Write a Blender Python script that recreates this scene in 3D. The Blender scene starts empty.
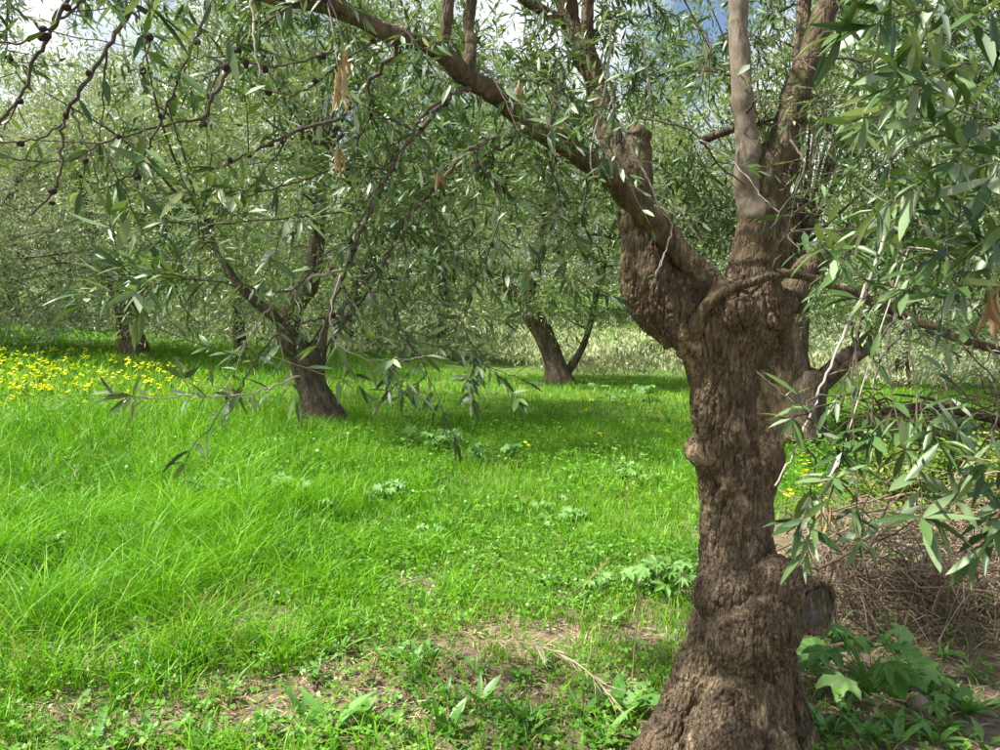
import bpy, math, random
import numpy as np
from mathutils import Matrix, Vector

random.seed(7)
RNG = np.random.default_rng(7)
SC = bpy.context.scene
COL = SC.collection
rad = math.radians

# ------------------------------------------------------------------ camera
EYE = 1.5
PITCH = rad(3.4)
FPX = 755.0                     # focal length in pixels of a 1000 px wide picture
cam_d = bpy.data.cameras.new('camera')
cam_d.sensor_width = 36.0
cam_d.lens = 36.0 * FPX / 1000.0
cam_d.clip_start = 0.05
cam_d.clip_end = 500
cam = bpy.data.objects.new('camera', cam_d)
COL.objects.link(cam)
cam.location = (0, 0, EYE)
cam.rotation_euler = (math.pi / 2 - PITCH, 0, 0)
SC.camera = cam

# ------------------------------------------------------------------ sky and sun
SUN_EL, SUN_AZ = rad(56), rad(258)      # azimuth clockwise from +Y: the sun stands high to the left
world = bpy.data.worlds.new('World')
SC.world = world
world.use_nodes = True
wn, wl = world.node_tree.nodes, world.node_tree.links
wn.clear()
w_out = wn.new('ShaderNodeOutputWorld')
w_bg = wn.new('ShaderNodeBackground')
w_bg.inputs['Strength'].default_value = 0.07
sky = wn.new('ShaderNodeTexSky')
sky.sky_type = 'NISHITA'
sky.sun_disc = False
sky.sun_elevation = SUN_EL
sky.sun_rotation = SUN_AZ
w_tc = wn.new('ShaderNodeTexCoord')
w_no = wn.new('ShaderNodeTexNoise')
w_no.inputs['Scale'].default_value = 3.2
w_no.inputs['Detail'].default_value = 7
w_no.inputs['Roughness'].default_value = 0.6
w_rp = wn.new('ShaderNodeValToRGB')
w_rp.color_ramp.elements[0].position = 0.42
w_rp.color_ramp.elements[1].position = 0.60
w_mx = wn.new('ShaderNodeMix')
w_mx.data_type = 'RGBA'
w_mx.inputs['B'].default_value = (8.0, 8.2, 8.6, 1)      # broken white cloud
wl.new(w_tc.outputs['Generated'], w_no.inputs['Vector'])
wl.new(w_no.outputs['Fac'], w_rp.inputs['Fac'])
wl.new(w_rp.outputs['Color'], w_mx.inputs['Factor'])
wl.new(sky.outputs['Color'], w_mx.inputs['A'])
wl.new(w_mx.outputs['Result'], w_bg.inputs['Color'])
wl.new(w_bg.outputs['Background'], w_out.inputs['Surface'])

sun_d = bpy.data.lights.new('sun', 'SUN')
sun_d.energy = 5.0
sun_d.angle = rad(2.5)
sun_d.color = (1.0, 0.96, 0.90)
sun = bpy.data.objects.new('sun', sun_d)
COL.objects.link(sun)
SUN_DIR = Vector((math.sin(SUN_AZ) * math.cos(SUN_EL), math.cos(SUN_AZ) * math.cos(SUN_EL), math.sin(SUN_EL)))
sun.rotation_euler = SUN_DIR.to_track_quat('Z', 'Y').to_euler()
sun.location = (-6, -6, 14)

vs = SC.view_settings
vs.view_transform = 'Standard'
vs.look = 'None'
vs.gamma = 1.0
vs.exposure = 1.3
vs.use_curve_mapping = False
SC.cycles.use_denoising = True
SC.cycles.max_bounces = 5
SC.cycles.diffuse_bounces = 3
SC.cycles.glossy_bounces = 2
SC.cycles.transmission_bounces = 3
SC.cycles.transparent_max_bounces = 4
SC.cycles.caustics_reflective = False
SC.cycles.caustics_refractive = False


# ------------------------------------------------------------------ numeric helpers
def W(px, py, d):
    """point d metres in front of the camera (along +Y) on the line of sight of a photograph pixel"""
    u, v = (px - 500) / FPX, -(py - 375) / FPX
    dy = math.cos(PITCH) + v * math.sin(PITCH)
    dz = -math.sin(PITCH) + v * math.cos(PITCH)
    return np.array([u * d / dy, d, EYE + dz * d / dy])


def _hash(ix, iy, iz, seed):
    n = (ix.astype(np.int64) * 374761393 + iy.astype(np.int64) * 668265263 + iz.astype(np.int64) * 2147483647 + seed * 1274126177) & 0xffffffff
    n = ((n ^ (n >> 13)) * 1274126177) & 0xffffffff
    n = ((n ^ (n >> 16)) * 2246822519) & 0xffffffff
    return ((n ^ (n >> 15)) & 0xffffff) / float(0xffffff)


def vnoise(p, seed=0):
    """value noise 0..1 of an (N,3) array"""
    f = np.floor(p)
    i = f.astype(np.int64)
    t = p - f
    t = t * t * (3 - 2 * t)
    r = 0
    for a in (0, 1):
        for b in (0, 1):
            for c in (0, 1):
                w = (t[:, 0] if a else 1 - t[:, 0]) * (t[:, 1] if b else 1 - t[:, 1]) * (t[:, 2] if c else 1 - t[:, 2])
                r = r + w * _hash(i[:, 0] + a, i[:, 1] + b, i[:, 2] + c, seed)
    return r


def fnoise(p, octs=3, seed=0):
    r, a, s = 0, 1.0, 0
    for k in range(octs):
        r = r + a * vnoise(p * 2.03 ** k, seed + k * 17)
        s += a
        a *= 0.5
    return r / s


def n2(x, y, sc, seed=0, octs=3):
    x = np.asarray(x, float)
    y = np.asarray(y, float)
    p = np.stack([x.ravel() * sc, y.ravel() * sc, np.full(x.size, 0.37 + seed)], 1)
    return fnoise(p, octs, seed).reshape(x.shape)


def cracks(p, seed=0):
    """F2-F1 of a 3D cell pattern"""
    f = np.floor(p).astype(np.int64)
    d1 = np.full(len(p), 9.0)
    d2 = np.full(len(p), 9.0)
    for a in (-1, 0, 1):
        for b in (-1, 0, 1):
            for c in (-1, 0, 1):
                q = f + np.array([a, b, c])
                o = np.stack([_hash(q[:, 0], q[:, 1], q[:, 2], seed + k) for k in (1, 2, 3)], 1)
                d = np.sqrt((((q + o) - p) ** 2).sum(1))
                m = d < d1
                d2 = np.where(m, d1, np.minimum(d2, d))
                d1 = np.where(m, d, d1)
    return d2 - d1


def sstep(a, b, x):
    t = np.clip((np.asarray(x, float) - a) / (b - a), 0, 1)
    return t * t * (3 - 2 * t)


def ground_z(x, y):
    x = np.asarray(x, float)
    y = np.asarray(y, float)
    xl = np.clip(x, -26, 22)
    lat = np.where(xl < 0, 0.42 - 0.088 * xl, 0.42 - 0.03 * xl)
    z = sstep(1.5, 15, y) * lat
    z = z + np.where(y > 23, 0.10 * (y - 23), 0) * sstep(23, 45, y)
    z = z + (n2(x, y, 0.35, 3) - 0.5) * 0.10 * sstep(2, 9, y) + (n2(x, y, 1.7, 5) - 0.5) * 0.05
    return z


def gz(x, y):
    return float(ground_z(np.array([x]), np.array([y]))[0])


def hit(px, py):
    """where a photograph pixel's line of sight meets the ground"""
    d = np.geomspace(0.8, 60, 1000)
    a = W(px, py, 1.0) - np.array([0, 0, EYE])
    pts = np.outer(d, a) + np.array([0, 0, EYE])
    g = ground_z(pts[:, 0], pts[:, 1])
    k = np.argmax(pts[:, 2] < g)
    if pts[k, 2] >= g[k]:
        k = len(d) - 1
    return np.array([pts[k, 0], pts[k, 1], g[k]])


def norm(v):
    v = np.asarray(v, float)
    return v / np.maximum(np.linalg.norm(v, axis=-1, keepdims=True), 1e-9)


def catmull(P, n):
    """smooth a polyline (rows may hold radius too)"""
    P = np.asarray(P, float)
    Q = np.vstack([2 * P[0] - P[1], P, 2 * P[-1] - P[-2]])
    out = []
    for i in range(1, len(Q) - 2):
        t = np.linspace(0, 1, n, endpoint=False)[:, None]
        a, b, c, d = Q[i - 1], Q[i], Q[i + 1], Q[i + 2]
        out.append(0.5 * (2 * b + (c - a) * t + (2 * a - 5 * b + 4 * c - d) * t ** 2 + (3 * b - a - 3 * c + d) * t ** 3))
    out.append(P[-1:])
    return np.vstack(out)


class Acc:
    """collects geometry for one mesh"""
    def __init__(s):
        s.v, s.q, s.t, s.a, s.n = [], [], [], [], 0

    def add(s, v, quads=None, tris=None, attr=0.5):
        v = np.asarray(v, float)
        if quads is not None and len(quads):
            s.q.append(np.asarray(quads, np.int64) + s.n)
        if tris is not None and len(tris):
            s.t.append(np.asarray(tris, np.int64) + s.n)
        s.v.append(v)
        s.a.append(np.full(len(v), attr) if np.isscalar(attr) else np.asarray(attr, float))
        s.n += len(v)

    def tube(s, pts, r, sides=8, attr=0.5, cap=True, rough=0.0, seed=0, fine=0.0, capk=0.3):
        pts = np.asarray(pts, float)
        n = len(pts)
        r = np.broadcast_to(np.asarray(r, float), (n,))
        T = norm(np.gradient(pts, axis=0))
        ref = np.array([0, 0, 1.0]) if abs(T[0][2]) < 0.9 else np.array([1.0, 0, 0])
        u = norm(np.cross(T[0], ref))
        ang = np.linspace(0, 2 * math.pi, sides, endpoint=False)
        rings = []
        for i in range(n):
            u = norm(u - T[i] * np.dot(u, T[i]))
            w = np.cross(T[i], u)
            rings.append(pts[i] + r[i] * (np.cos(ang)[:, None] * u + np.sin(ang)[:, None] * w))
        V = np.array(rings).reshape(-1, 3)
        if rough > 0:
            c = np.repeat(pts, sides, 0)
            rr = np.repeat(r, sides)
            f = 1 + rough * 2 * (fnoise(V / (rr.mean() * 2.2) + seed * 3.1, 2, seed) - 0.5)
            V = c + (V - c) * f[:, None]
            if fine > 0:
                V = V + norm(V - c) * (bark_relief(fine)(V))[:, None]
        i = np.arange(n - 1)[:, None] * sides
        j = np.arange(sides)[None, :]
        k = (j + 1) % sides
        Q = np.stack([i + j, i + k, i + sides + k, i + sides + j], -1).reshape(-1, 4)
        tr = []
        if cap:
            V = np.vstack([V, pts[0] - T[0] * r[0] * capk, pts[-1] + T[-1] * r[-1] * capk])
            a, b = n * sides, n * sides + 1
            for q in range(sides):
                tr.append((a, (q + 1) % sides, q))
                tr.append((b, (n - 1) * sides + q, (n - 1) * sides + (q + 1) % sides))
        s.add(V, Q, tr, attr)
        return V

    def mesh(s, name, smooth=True, off=(0, 0, 0)):
        me = bpy.data.meshes.new(name)
        V = np.vstack(s.v) - np.asarray(off, float)
        q = np.vstack(s.q) if s.q else np.zeros((0, 4), np.int64)
        t = np.vstack(s.t) if s.t else np.zeros((0, 3), np.int64)
        me.vertices.add(len(V))
        me.vertices.foreach_set('co', V.astype(np.float32).ravel())
        loops = np.concatenate([q.ravel(), t.ravel()]).astype(np.int32)
        me.loops.add(len(loops))
        me.loops.foreach_set('vertex_index', loops)
        npoly = len(q) + len(t)
        me.polygons.add(npoly)
        st = np.concatenate([np.arange(len(q)) * 4, len(q) * 4 + np.arange(len(t)) * 3]).astype(np.int32)
        me.polygons.foreach_set('loop_start', st)
        me.polygons.foreach_set('use_smooth', np.full(npoly, smooth))
        at = me.attributes.new('tint', 'FLOAT', 'POINT')
        at.data.foreach_set('value', np.concatenate(s.a).astype(np.float32))
        me.update(calc_edges=True)
        return me


def link(name, data, mat=None, parent=None):
    o = bpy.data.objects.new(name, data)
    COL.objects.link(o)
    if data is not None and mat is not None and not data.materials:
        data.materials.append(mat)
    if parent is not None:
        o.parent = parent
    return o


def tag(o, label=None, cat=None, group=None, kind=None):
    for k, v in (('label', label), ('category', cat), ('group', group), ('kind', kind)):
        if v:
            o[k] = v
    return o


def empty(name, loc, label=None, cat=None, group=None):
    o = bpy.data.objects.new(name, None)
    COL.objects.link(o)
    o.location = loc
    o.empty_display_size = 0.1
    return tag(o, label, cat, group)


# ------------------------------------------------------------------ materials
class NT:
    def __init__(s, name):
        s.m = bpy.data.materials.new(name)
        s.m.use_nodes = True
        s.n, s.l = s.m.node_tree.nodes, s.m.node_tree.links
        s.n.clear()
        s.out = s.n.new('ShaderNodeOutputMaterial')

    def new(s, t, **kw):
        nd = s.n.new('ShaderNode' + t)
        for k, v in kw.items():
            if k in nd.inputs:
                nd.inputs[k].default_value = v
            else:
                setattr(nd, k, v)
        return nd

    def ramp(s, fac, stops):
        r = s.n.new('ShaderNodeValToRGB')
        e = r.color_ramp.elements
        while len(e) < len(stops):
            e.new(0.5)
        for i, (p, c) in enumerate(stops):
            e[i].position = p
            e[i].color = (*c, 1)
        s.l.new(fac, r.inputs['Fac'])
        return r.outputs['Color']

    def mixc(s, f, a, b, mode='MIX'):
        m = s.n.new('ShaderNodeMix')
        m.data_type = 'RGBA'
        m.blend_type = mode
        for k, v in (('Factor', f), ('A', a), ('B', b)):
            if hasattr(v, 'is_output'):
                s.l.new(v, m.inputs[k])
            elif k == 'Factor':
                m.inputs[k].default_value = v
            else:
                m.inputs[k].default_value = (*v, 1)
        return m.outputs['Result']


def leaf_material(name, stops, per_object=False, trans=0.3, rough=0.45, spec=0.4, warm=(1.25, 1.2, 0.55), grain=True):
    t = NT(name)
    if per_object:
        src = t.new('ObjectInfo').outputs['Random']
    else:
        src = t.new('Attribute', attribute_name='tint').outputs['Fac']
    col = t.ramp(src, stops)
    if grain:
        tc = t.new('TexCoord')
        no = t.new('TexNoise', Scale=40.0, Detail=3.0)
        t.l.new(tc.outputs['Object'], no.inputs['Vector'])
        f = t.ramp(no.outputs['Fac'], [(0.3, (0.8, 0.8, 0.8)), (0.7, (1.15, 1.15, 1.1))])
        col = t.mixc(1.0, col, f, 'MULTIPLY')
    p = t.new('BsdfPrincipled', Roughness=rough)
    p.inputs['Specular IOR Level'].default_value = spec
    t.l.new(col, p.inputs['Base Color'])
    tr = t.new('BsdfTranslucent')
    t.l.new(t.mixc(1.0, col, warm, 'MULTIPLY'), tr.inputs['Color'])
    mx = t.new('MixShader')
    mx.inputs[0].default_value = trans
    t.l.new(p.outputs[0], mx.inputs[1])
    t.l.new(tr.outputs[0], mx.inputs[2])
    t.l.new(mx.outputs[0], t.out.inputs['Surface'])
    return t.m


def bark_material(name, dark, mid, light, vscale=1.0, bump=0.6, plates=True, tan=None):
    t = NT(name)
    tc = t.new('TexCoord')
    mp = t.new('Mapping')
    mp.inputs['Scale'].default_value = (70 * vscale, 70 * vscale, 24 * vscale)
    t.l.new(tc.outputs['Object'], mp.inputs['Vector'])
    n1 = t.new('TexNoise', Scale=9.0, Detail=6.0, Roughness=0.65)
    t.l.new(tc.outputs['Object'], n1.inputs['Vector'])
    nf = t.new('TexNoise', Scale=1.0, Detail=5.0, Roughness=0.7)
    t.l.new(mp.outputs[0], nf.inputs['Vector'])
    col = t.ramp(nf.outputs['Fac'], [(0.25, dark), (0.5, mid), (0.75, light)])
    big = t.ramp(n1.outputs['Fac'], [(0.3, (0.62, 0.6, 0.6)), (0.55, (1, 1, 1)), (0.75, (1.25, 1.2, 1.12))])
    col = t.mixc(1.0, col, big, 'MULTIPLY')
    if plates:
        vc = t.new('TexVoronoi', feature='F1', Scale=0.55)
        t.l.new(mp.outputs[0], vc.inputs['Vector'])
        sp = t.new('SeparateColor')
        t.l.new(vc.outputs['Color'], sp.inputs[0])
        col = t.mixc(1.0, col, t.ramp(sp.outputs[0], [(0.0, (0.72, 0.70, 0.68)), (0.6, (1.0, 1.0, 1.0)), (1.0, (1.3, 1.3, 1.3))]), 'MULTIPLY')
        nl = t.new('TexNoise', Scale=16.0, Detail=6.0, Roughness=0.75)
        t.l.new(tc.outputs['Object'], nl.inputs['Vector'])
        col = t.mixc(t.ramp(nl.outputs['Fac'], [(0.60, (0, 0, 0)), (0.70, (0.55, 0.55, 0.55))]), col, (0.30, 0.285, 0.235))
    if tan:
        n3 = t.new('TexNoise', Scale=5.5, Detail=4.0, Roughness=0.7)
        t.l.new(tc.outputs['Object'], n3.inputs['Vector'])
        m3 = t.ramp(n3.outputs['Fac'], [(0.56, (0, 0, 0)), (0.68, (1, 1, 1))])
        col = t.mixc(m3, col, tan)
    p = t.new('BsdfPrincipled', Roughness=0.88)
    p.inputs['Specular IOR Level'].default_value = 0.2
    t.l.new(col, p.inputs['Base Color'])
    b = t.new('Bump', Strength=bump, Distance=0.010)
    if plates:
        vo = t.new('TexVoronoi', feature='DISTANCE_TO_EDGE', Scale=1.0)
        wv = t.new('TexNoise', Scale=14.0, Detail=3.0)
        t.l.new(tc.outputs['Object'], wv.inputs['Vector'])
        sc = t.new('VectorMath', operation='SCALE')
        sc.inputs['Scale'].default_value = 1.6
        t.l.new(wv.outputs['Color'], sc.inputs[0])
        av = t.new('VectorMath', operation='ADD')
        t.l.new(mp.outputs[0], av.inputs[0])
        t.l.new(sc.outputs[0], av.inputs[1])
        t.l.new(av.outputs[0], vo.inputs['Vector'])
        mm = t.new('Math', operation='MINIMUM')
        mm.inputs[1].default_value = 0.22
        t.l.new(vo.outputs['Distance'], mm.inputs[0])
        ad = t.new('Math', operation='MULTIPLY_ADD')
        ad.inputs[1].default_value = 2.4
        t.l.new(mm.outputs[0], ad.inputs[0])
        t.l.new(nf.outputs['Fac'], ad.inputs[2])
        t.l.new(ad.outputs[0], b.inputs['Height'])
    else:
        t.l.new(nf.outputs['Fac'], b.inputs['Height'])
    t.l.new(b.outputs[0], p.inputs['Normal'])
    t.l.new(p.outputs[0], t.out.inputs['Surface'])
    return t.m


def plain_material(name, stops, scale=20.0, rough=0.9, bump=0.3, per_object=False):
    t = NT(name)
    tc = t.new('TexCoord')
    no = t.new('TexNoise', Scale=scale, Detail=5.0, Roughness=0.65)
    t.l.new(tc.outputs['Object'], no.inputs['Vector'])
    col = t.ramp(no.outputs['Fac'], stops)
    if per_object:
        oi = t.new('ObjectInfo')
        col = t.mixc(1.0, col, t.ramp(oi.outputs['Random'], [(0, (0.55, 0.5, 0.48)), (1, (1.35, 1.3, 1.2))]), 'MULTIPLY')
    p = t.new('BsdfPrincipled', Roughness=rough)
    p.inputs['Specular IOR Level'].default_value = 0.25
    t.l.new(col, p.inputs['Base Color'])
    b = t.new('Bump', Strength=bump, Distance=0.004)
    t.l.new(no.outputs['Fac'], b.inputs['Height'])
    t.l.new(b.outputs[0], p.inputs['Normal'])
    t.l.new(p.outputs[0], t.out.inputs['Surface'])
    return t.m


OLIVE = [(0.0, (0.034, 0.078, 0.020)), (0.35, (0.072, 0.138, 0.036)), (0.62, (0.125, 0.205, 0.065)),
         (0.85, (0.20, 0.28, 0.14)), (1.0, (0.36, 0.42, 0.31))]
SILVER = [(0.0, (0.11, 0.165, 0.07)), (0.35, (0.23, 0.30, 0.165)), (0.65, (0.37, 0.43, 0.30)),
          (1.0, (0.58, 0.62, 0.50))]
M = {}
M['leaf_near'] = leaf_material('olive leaf', OLIVE, True, 0.22, 0.40, 0.42)
M['leaf_crown'] = leaf_material('olive foliage', OLIVE, False, 0.22, 0.42, 0.38, grain=False)
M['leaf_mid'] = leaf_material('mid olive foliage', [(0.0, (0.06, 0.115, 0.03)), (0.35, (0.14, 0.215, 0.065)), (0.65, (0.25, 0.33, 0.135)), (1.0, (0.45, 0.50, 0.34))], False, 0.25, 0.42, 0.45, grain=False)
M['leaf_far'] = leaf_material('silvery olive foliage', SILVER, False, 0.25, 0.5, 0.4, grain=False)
M['dry_leaf'] = leaf_material('dry leaf', [(0, (0.30, 0.19, 0.09)), (1, (0.52, 0.39, 0.22))], True, 0.2, 0.7, 0.2)
M['grass'] = leaf_material('grass blades', [(0, (0.055, 0.19, 0.004)), (0.45, (0.135, 0.37, 0.008)), (0.84, (0.25, 0.50, 0.02)),
                                            (0.9, (0.34, 0.42, 0.09)), (1, (0.5, 0.42, 0.2))], False, 0.38, 0.45, 0.28,
                           (1.15, 1.15, 0.5), grain=False)
M['cover'] = leaf_material('ground cover leaves', [(0, (0.06, 0.18, 0.012)), (0.6, (0.13, 0.32, 0.025)), (1, (0.26, 0.42, 0.08))],
                           False, 0.35, 0.45, 0.4, grain=False)
M['weed'] = leaf_material('weed leaf', [(0, (0.07, 0.19, 0.03)), (0.6, (0.12, 0.29, 0.05)), (1, (0.20, 0.36, 0.10))], True, 0.3, 0.42, 0.45)
M['mallow'] = leaf_material('mallow leaf', [(0, (0.08, 0.20, 0.035)), (0.6, (0.14, 0.30, 0.06)), (1, (0.24, 0.40, 0.13))], True, 0.28, 0.5, 0.4)
M['dead_twig'] = leaf_material('dead twigs', [(0, (0.085, 0.062, 0.042)), (0.55, (0.215, 0.165, 0.115)), (1, (0.45, 0.37, 0.27))], False, 0.05, 0.85, 0.15, (1, 1, 1), grain=False)
M['bramble'] = leaf_material('bramble leaf', [(0, (0.07, 0.15, 0.02)), (0.6, (0.18, 0.28, 0.04)), (1, (0.38, 0.40, 0.10))], False, 0.35, 0.5, 0.3, grain=False)
M['straw'] = leaf_material('straw', [(0, (0.26, 0.17, 0.09)), (0.6, (0.44, 0.33, 0.19)), (1, (0.62, 0.52, 0.36))], False, 0.15, 0.8, 0.15, (1.1, 1.0, 0.8), grain=False)
M['meadow'] = leaf_material('pale meadow', [(0, (0.34, 0.40, 0.18)), (0.6, (0.52, 0.56, 0.33)), (1, (0.68, 0.66, 0.48))], False, 0.3, 0.8, 0.15, (1.1, 1.05, 0.8), grain=False)
M['petal'] = leaf_material('yellow petals', [(0, (0.82, 0.80, 0.01)), (1, (0.92, 0.92, 0.04))], False, 0.35, 0.6, 0.2, (1.0, 1.0, 0.6), grain=False)
M['bark'] = bark_material('old olive bark', (0.050, 0.036, 0.022), (0.140, 0.103, 0.064), (0.30, 0.230, 0.148), 1.0, 1.0, True, (0.42, 0.31, 0.19))
M['limb_bark'] = bark_material('limb bark', (0.042, 0.032, 0.018), (0.102, 0.078, 0.044), (0.20, 0.157, 0.094), 0.7, 0.9, True)
M['pale_bark'] = bark_material('pale limb bark', (0.11, 0.088, 0.06), (0.205, 0.168, 0.12), (0.30, 0.255, 0.195), 0.7, 0.6, False)
M['twig'] = bark_material('twig bark', (0.04, 0.032, 0.025), (0.085, 0.068, 0.05), (0.15, 0.125, 0.095), 1.0, 0.3, False)
M['pale_twig'] = bark_material('grey twig bark', (0.22, 0.19, 0.16), (0.34, 0.30, 0.25), (0.46, 0.42, 0.36), 1.0, 0.3, False)
M['far_bark'] = bark_material('far bark', (0.045, 0.034, 0.025), (0.10, 0.076, 0.054), (0.19, 0.146, 0.10), 0.45, 1.0, True)
t = NT('weathered cut wood')
tc = t.new('TexCoord')
wv = t.new('TexWave', wave_type='RINGS', rings_direction='SPHERICAL', Scale=70.0, Distortion=4.0, Detail=3.0)
no = t.new('TexNoise', Scale=38.0, Detail=6.0, Roughness=0.7)
for nd in (wv, no):
    t.l.new(tc.outputs['Object'], nd.inputs['Vector'])
col = t.mixc(1.0, t.ramp(no.outputs['Fac'], [(0.3, (0.028, 0.025, 0.022)), (0.52, (0.062, 0.055, 0.047)), (0.72, (0.17, 0.13, 0.09))]),
             t.ramp(wv.outputs['Fac'], [(0.2, (0.75, 0.75, 0.75)), (0.8, (1.2, 1.2, 1.2))]), 'MULTIPLY')
p = t.new('BsdfPrincipled', Roughness=0.92)
t.l.new(col, p.inputs['Base Color'])
b = t.new('Bump', Strength=0.6, Distance=0.004)
t.l.new(wv.outputs['Fac'], b.inputs['Height'])
t.l.new(b.outputs[0], p.inputs['Normal'])
t.l.new(p.outputs[0], t.out.inputs['Surface'])
M['cut'] = t.m
M['fruit'] = plain_material('shrivelled olive skin', [(0.3, (0.018, 0.012, 0.010)), (0.7, (0.06, 0.035, 0.024))], 160, 0.7, 0.6)
M['stick'] = plain_material('dead stick', [(0.3, (0.12, 0.082, 0.055)), (0.7, (0.30, 0.225, 0.16))], 60, 0.9, 0.4, True)
M['stone'] = plain_material('stone', [(0.3, (0.28, 0.22, 0.15)), (0.7, (0.45, 0.37, 0.27))], 35, 0.95, 0.5)

# ground
t = NT('soil')
tc = t.new('TexCoord')
na = t.new('TexNoise', Scale=1.3, Detail=5.0)
nb = t.new('TexNoise', Scale=38.0, Detail=6.0, Roughness=0.75)
nc = t.new('TexNoise', Scale=6.0, Detail=4.0)
for nd in (na, nb, nc):
    t.l.new(tc.outputs['Object'], nd.inputs['Vector'])
soil = t.ramp(nb.outputs['Fac'], [(0.3, (0.10, 0.068, 0.045)), (0.5, (0.20, 0.145, 0.10)), (0.68, (0.36, 0.285, 0.20))])
green = t.ramp(nc.outputs['Fac'], [(0.3, (0.05, 0.10, 0.015)), (0.7, (0.12, 0.21, 0.03))])
at = t.new('Attribute', attribute_name='tint')
gm = t.mixc(at.outputs['Fac'], soil, green)
p = t.new('BsdfPrincipled', Roughness=0.95)
p.inputs['Specular IOR Level'].default_value = 0.15
t.l.new(gm, p.inputs['Base Color'])
b = t.new('Bump', Strength=0.9, Distance=0.02)
t.l.new(nb.outputs['Fac'], b.inputs['Height'])
t.l.new(b.outputs[0], p.inputs['Normal'])
t.l.new(p.outputs[0], t.out.inputs['Surface'])
M['soil'] = t.m

# ------------------------------------------------------------------ ground
BARE = []       # (x, y, radius) bare, litter-covered patches
for px, py, r in ((262, 632, .20), (345, 672, .20), (440, 664, .18), (400, 706, .20), (478, 636, .12), (215, 690, .14),
                  (300, 690, .16), (240, 590, .13), (420, 585, .12), (610, 700, .16), (30, 660, .14), (520, 690, .18),
                  (560, 640, .14), (640, 640, .14), (110, 655, .16), (180, 640, .14), (70, 715, .13), (165, 725, .14), (250, 720, .12), (210, 610, .10)):
    h = hit(px, py)
    BARE.append((h[0], h[1], r))


def bareness(x, y):
    b = np.zeros_like(x)
    for bx, by, r in BARE:
        dd = np.hypot((x - bx) / 1.25, y - by) / r
        b = np.maximum(b, 1 - sstep(0.55, 1.25, dd + (n2(x, y, 6.0, 21) - 0.5) * 1.7))
    return b


def brushy(x, y):
    """zone to the right of the trunk where the prunings lie"""
    return sstep(0.95, 1.35, x - 0.10 * (y - 2.6)) * (1 - sstep(5.2, 6.5, y)) * sstep(1.9, 2.9, y + 0.2 * (x - 1))


u = np.linspace(-1, 1, 260)
gx = 70 * np.sign(u) * np.abs(u) ** 2.4
v = np.linspace(0, 1, 260)
gy = -6 + 126 * v ** 2.2
X, Y = np.meshgrid(gx, gy)
Z = ground_z(X, Y)
A = Acc()
n = 260
i = np.arange(n - 1)[:, None] * n
j = np.arange(n - 1)[None, :]
gt = np.clip(sstep(3.5, 6, Y) * 0.9 + 0.35 * sstep(.45, .6, n2(X, Y, 1.1, 8)), 0, 1) * (1 - 0.9 * brushy(X, Y)) * (1 - bareness(X, Y))
A.add(np.stack([X, Y, Z], -1).reshape(-1, 3), np.stack([i + j, i + j + 1, i + j + 1 + n, i + j + n], -1).reshape(-1, 4), attr=gt.ravel())
ground = link('ground', A.mesh('ground'), M['soil'])
ground['kind'] = 'structure'


# ------------------------------------------------------------------ leaves
def leaf_shape(kind):
    """template: x along the leaf 0..1, y across -.5...5, z out of plane; quads and triangles"""
    if kind == 'near':
        st = [0.16, 0.42, 0.70, 0.90]
        wd = [0.55, 1.0, 0.80, 0.36]
    elif kind == 'mid':
        st, wd = [0.35, 0.72], [1.0, 0.72]
    else:
        V = np.array([[0, 0, 0], [0.5, 0.5, 0.06], [1, 0, 0], [0.5, -0.5, 0.06]], float)
        return V, np.array([[0, 3, 2, 1]]), np.zeros((0, 3), int)
    V = [[0, 0, 0]]
    for s_, w_ in zip(st, wd):
        z = -0.10 * s_ * s_
        V += [[s_, -0.5 * w_, z + 0.22 * w_ * .13], [s_, 0, z], [s_, 0.5 * w_, z + 0.22 * w_ * .13]]
    V.append([1, 0, -0.10])
    k = len(st)
    tr = [(0, 1, 2), (0, 2, 3)]
    q = []
    for a in range(k - 1):
        b_ = 1 + 3 * a
        q += [(b_, b_ + 3, b_ + 4, b_ + 1), (b_ + 1, b_ + 4, b_ + 5, b_ + 2)]
    b_ = 1 + 3 * (k - 1)
    e = len(V) - 1
    tr += [(b_, e, b_ + 1), (b_ + 1, e, b_ + 2)]
    return np.array(V), np.array(q).reshape(-1, 4), np.array(tr)


def frames(d, up):
    d = norm(d)
    s = norm(np.cross(up, d))
    n_ = np.cross(d, s)
    return d, s, n_


def add_leaves(acc, pos, d, up, L, Wd, tint, kind='mid'):
    V, q, tr = leaf_shape(kind)
    d, s, n_ = frames(d, up)
    N, K = len(pos), len(V)
    P = (pos[:, None, :] + L[:, None, None] * (V[None, :, 0:1] * d[:, None, :] + V[None, :, 2:3] * n_[:, None, :])
         + Wd[:, None, None] * V[None, :, 1:2] * s[:, None, :])
    o = (np.arange(N) * K)[:, None, None]
    acc.add(P.reshape(-1, 3), (q[None] + o).reshape(-1, 4) if len(q) else None, (tr[None] + o).reshape(-1, 3) if len(tr) else None,
            np.repeat(tint, K))


def leaf_mesh(name, mat, ratio=0.19, bend=0.0, curl=1.0, seed=0):
    """a single leaf one metre long (scaled per object)"""
    V, q, tr = leaf_shape('near')
    V = V.copy()
    V[:, 1] *= ratio
    V[:, 2] = V[:, 2] * curl
    V[:, 1] += bend * V[:, 0] ** 2
    a = Acc()
    a.add(V, q, tr)
    me = a.mesh(name)
    me.materials.append(mat)
    return me


def leaf_matrix(pos, d, up, L):
    d, s, n_ = frames(np.asarray(d, float)[None], np.asarray(up, float)[None])
    m = Matrix.Identity(4)
    for r_ in range(3):
        m[r_][0], m[r_][1], m[r_][2], m[r_][3] = d[0][r_] * L, s[0][r_] * L, n_[0][r_] * L, pos[r_]
    return m


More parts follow.
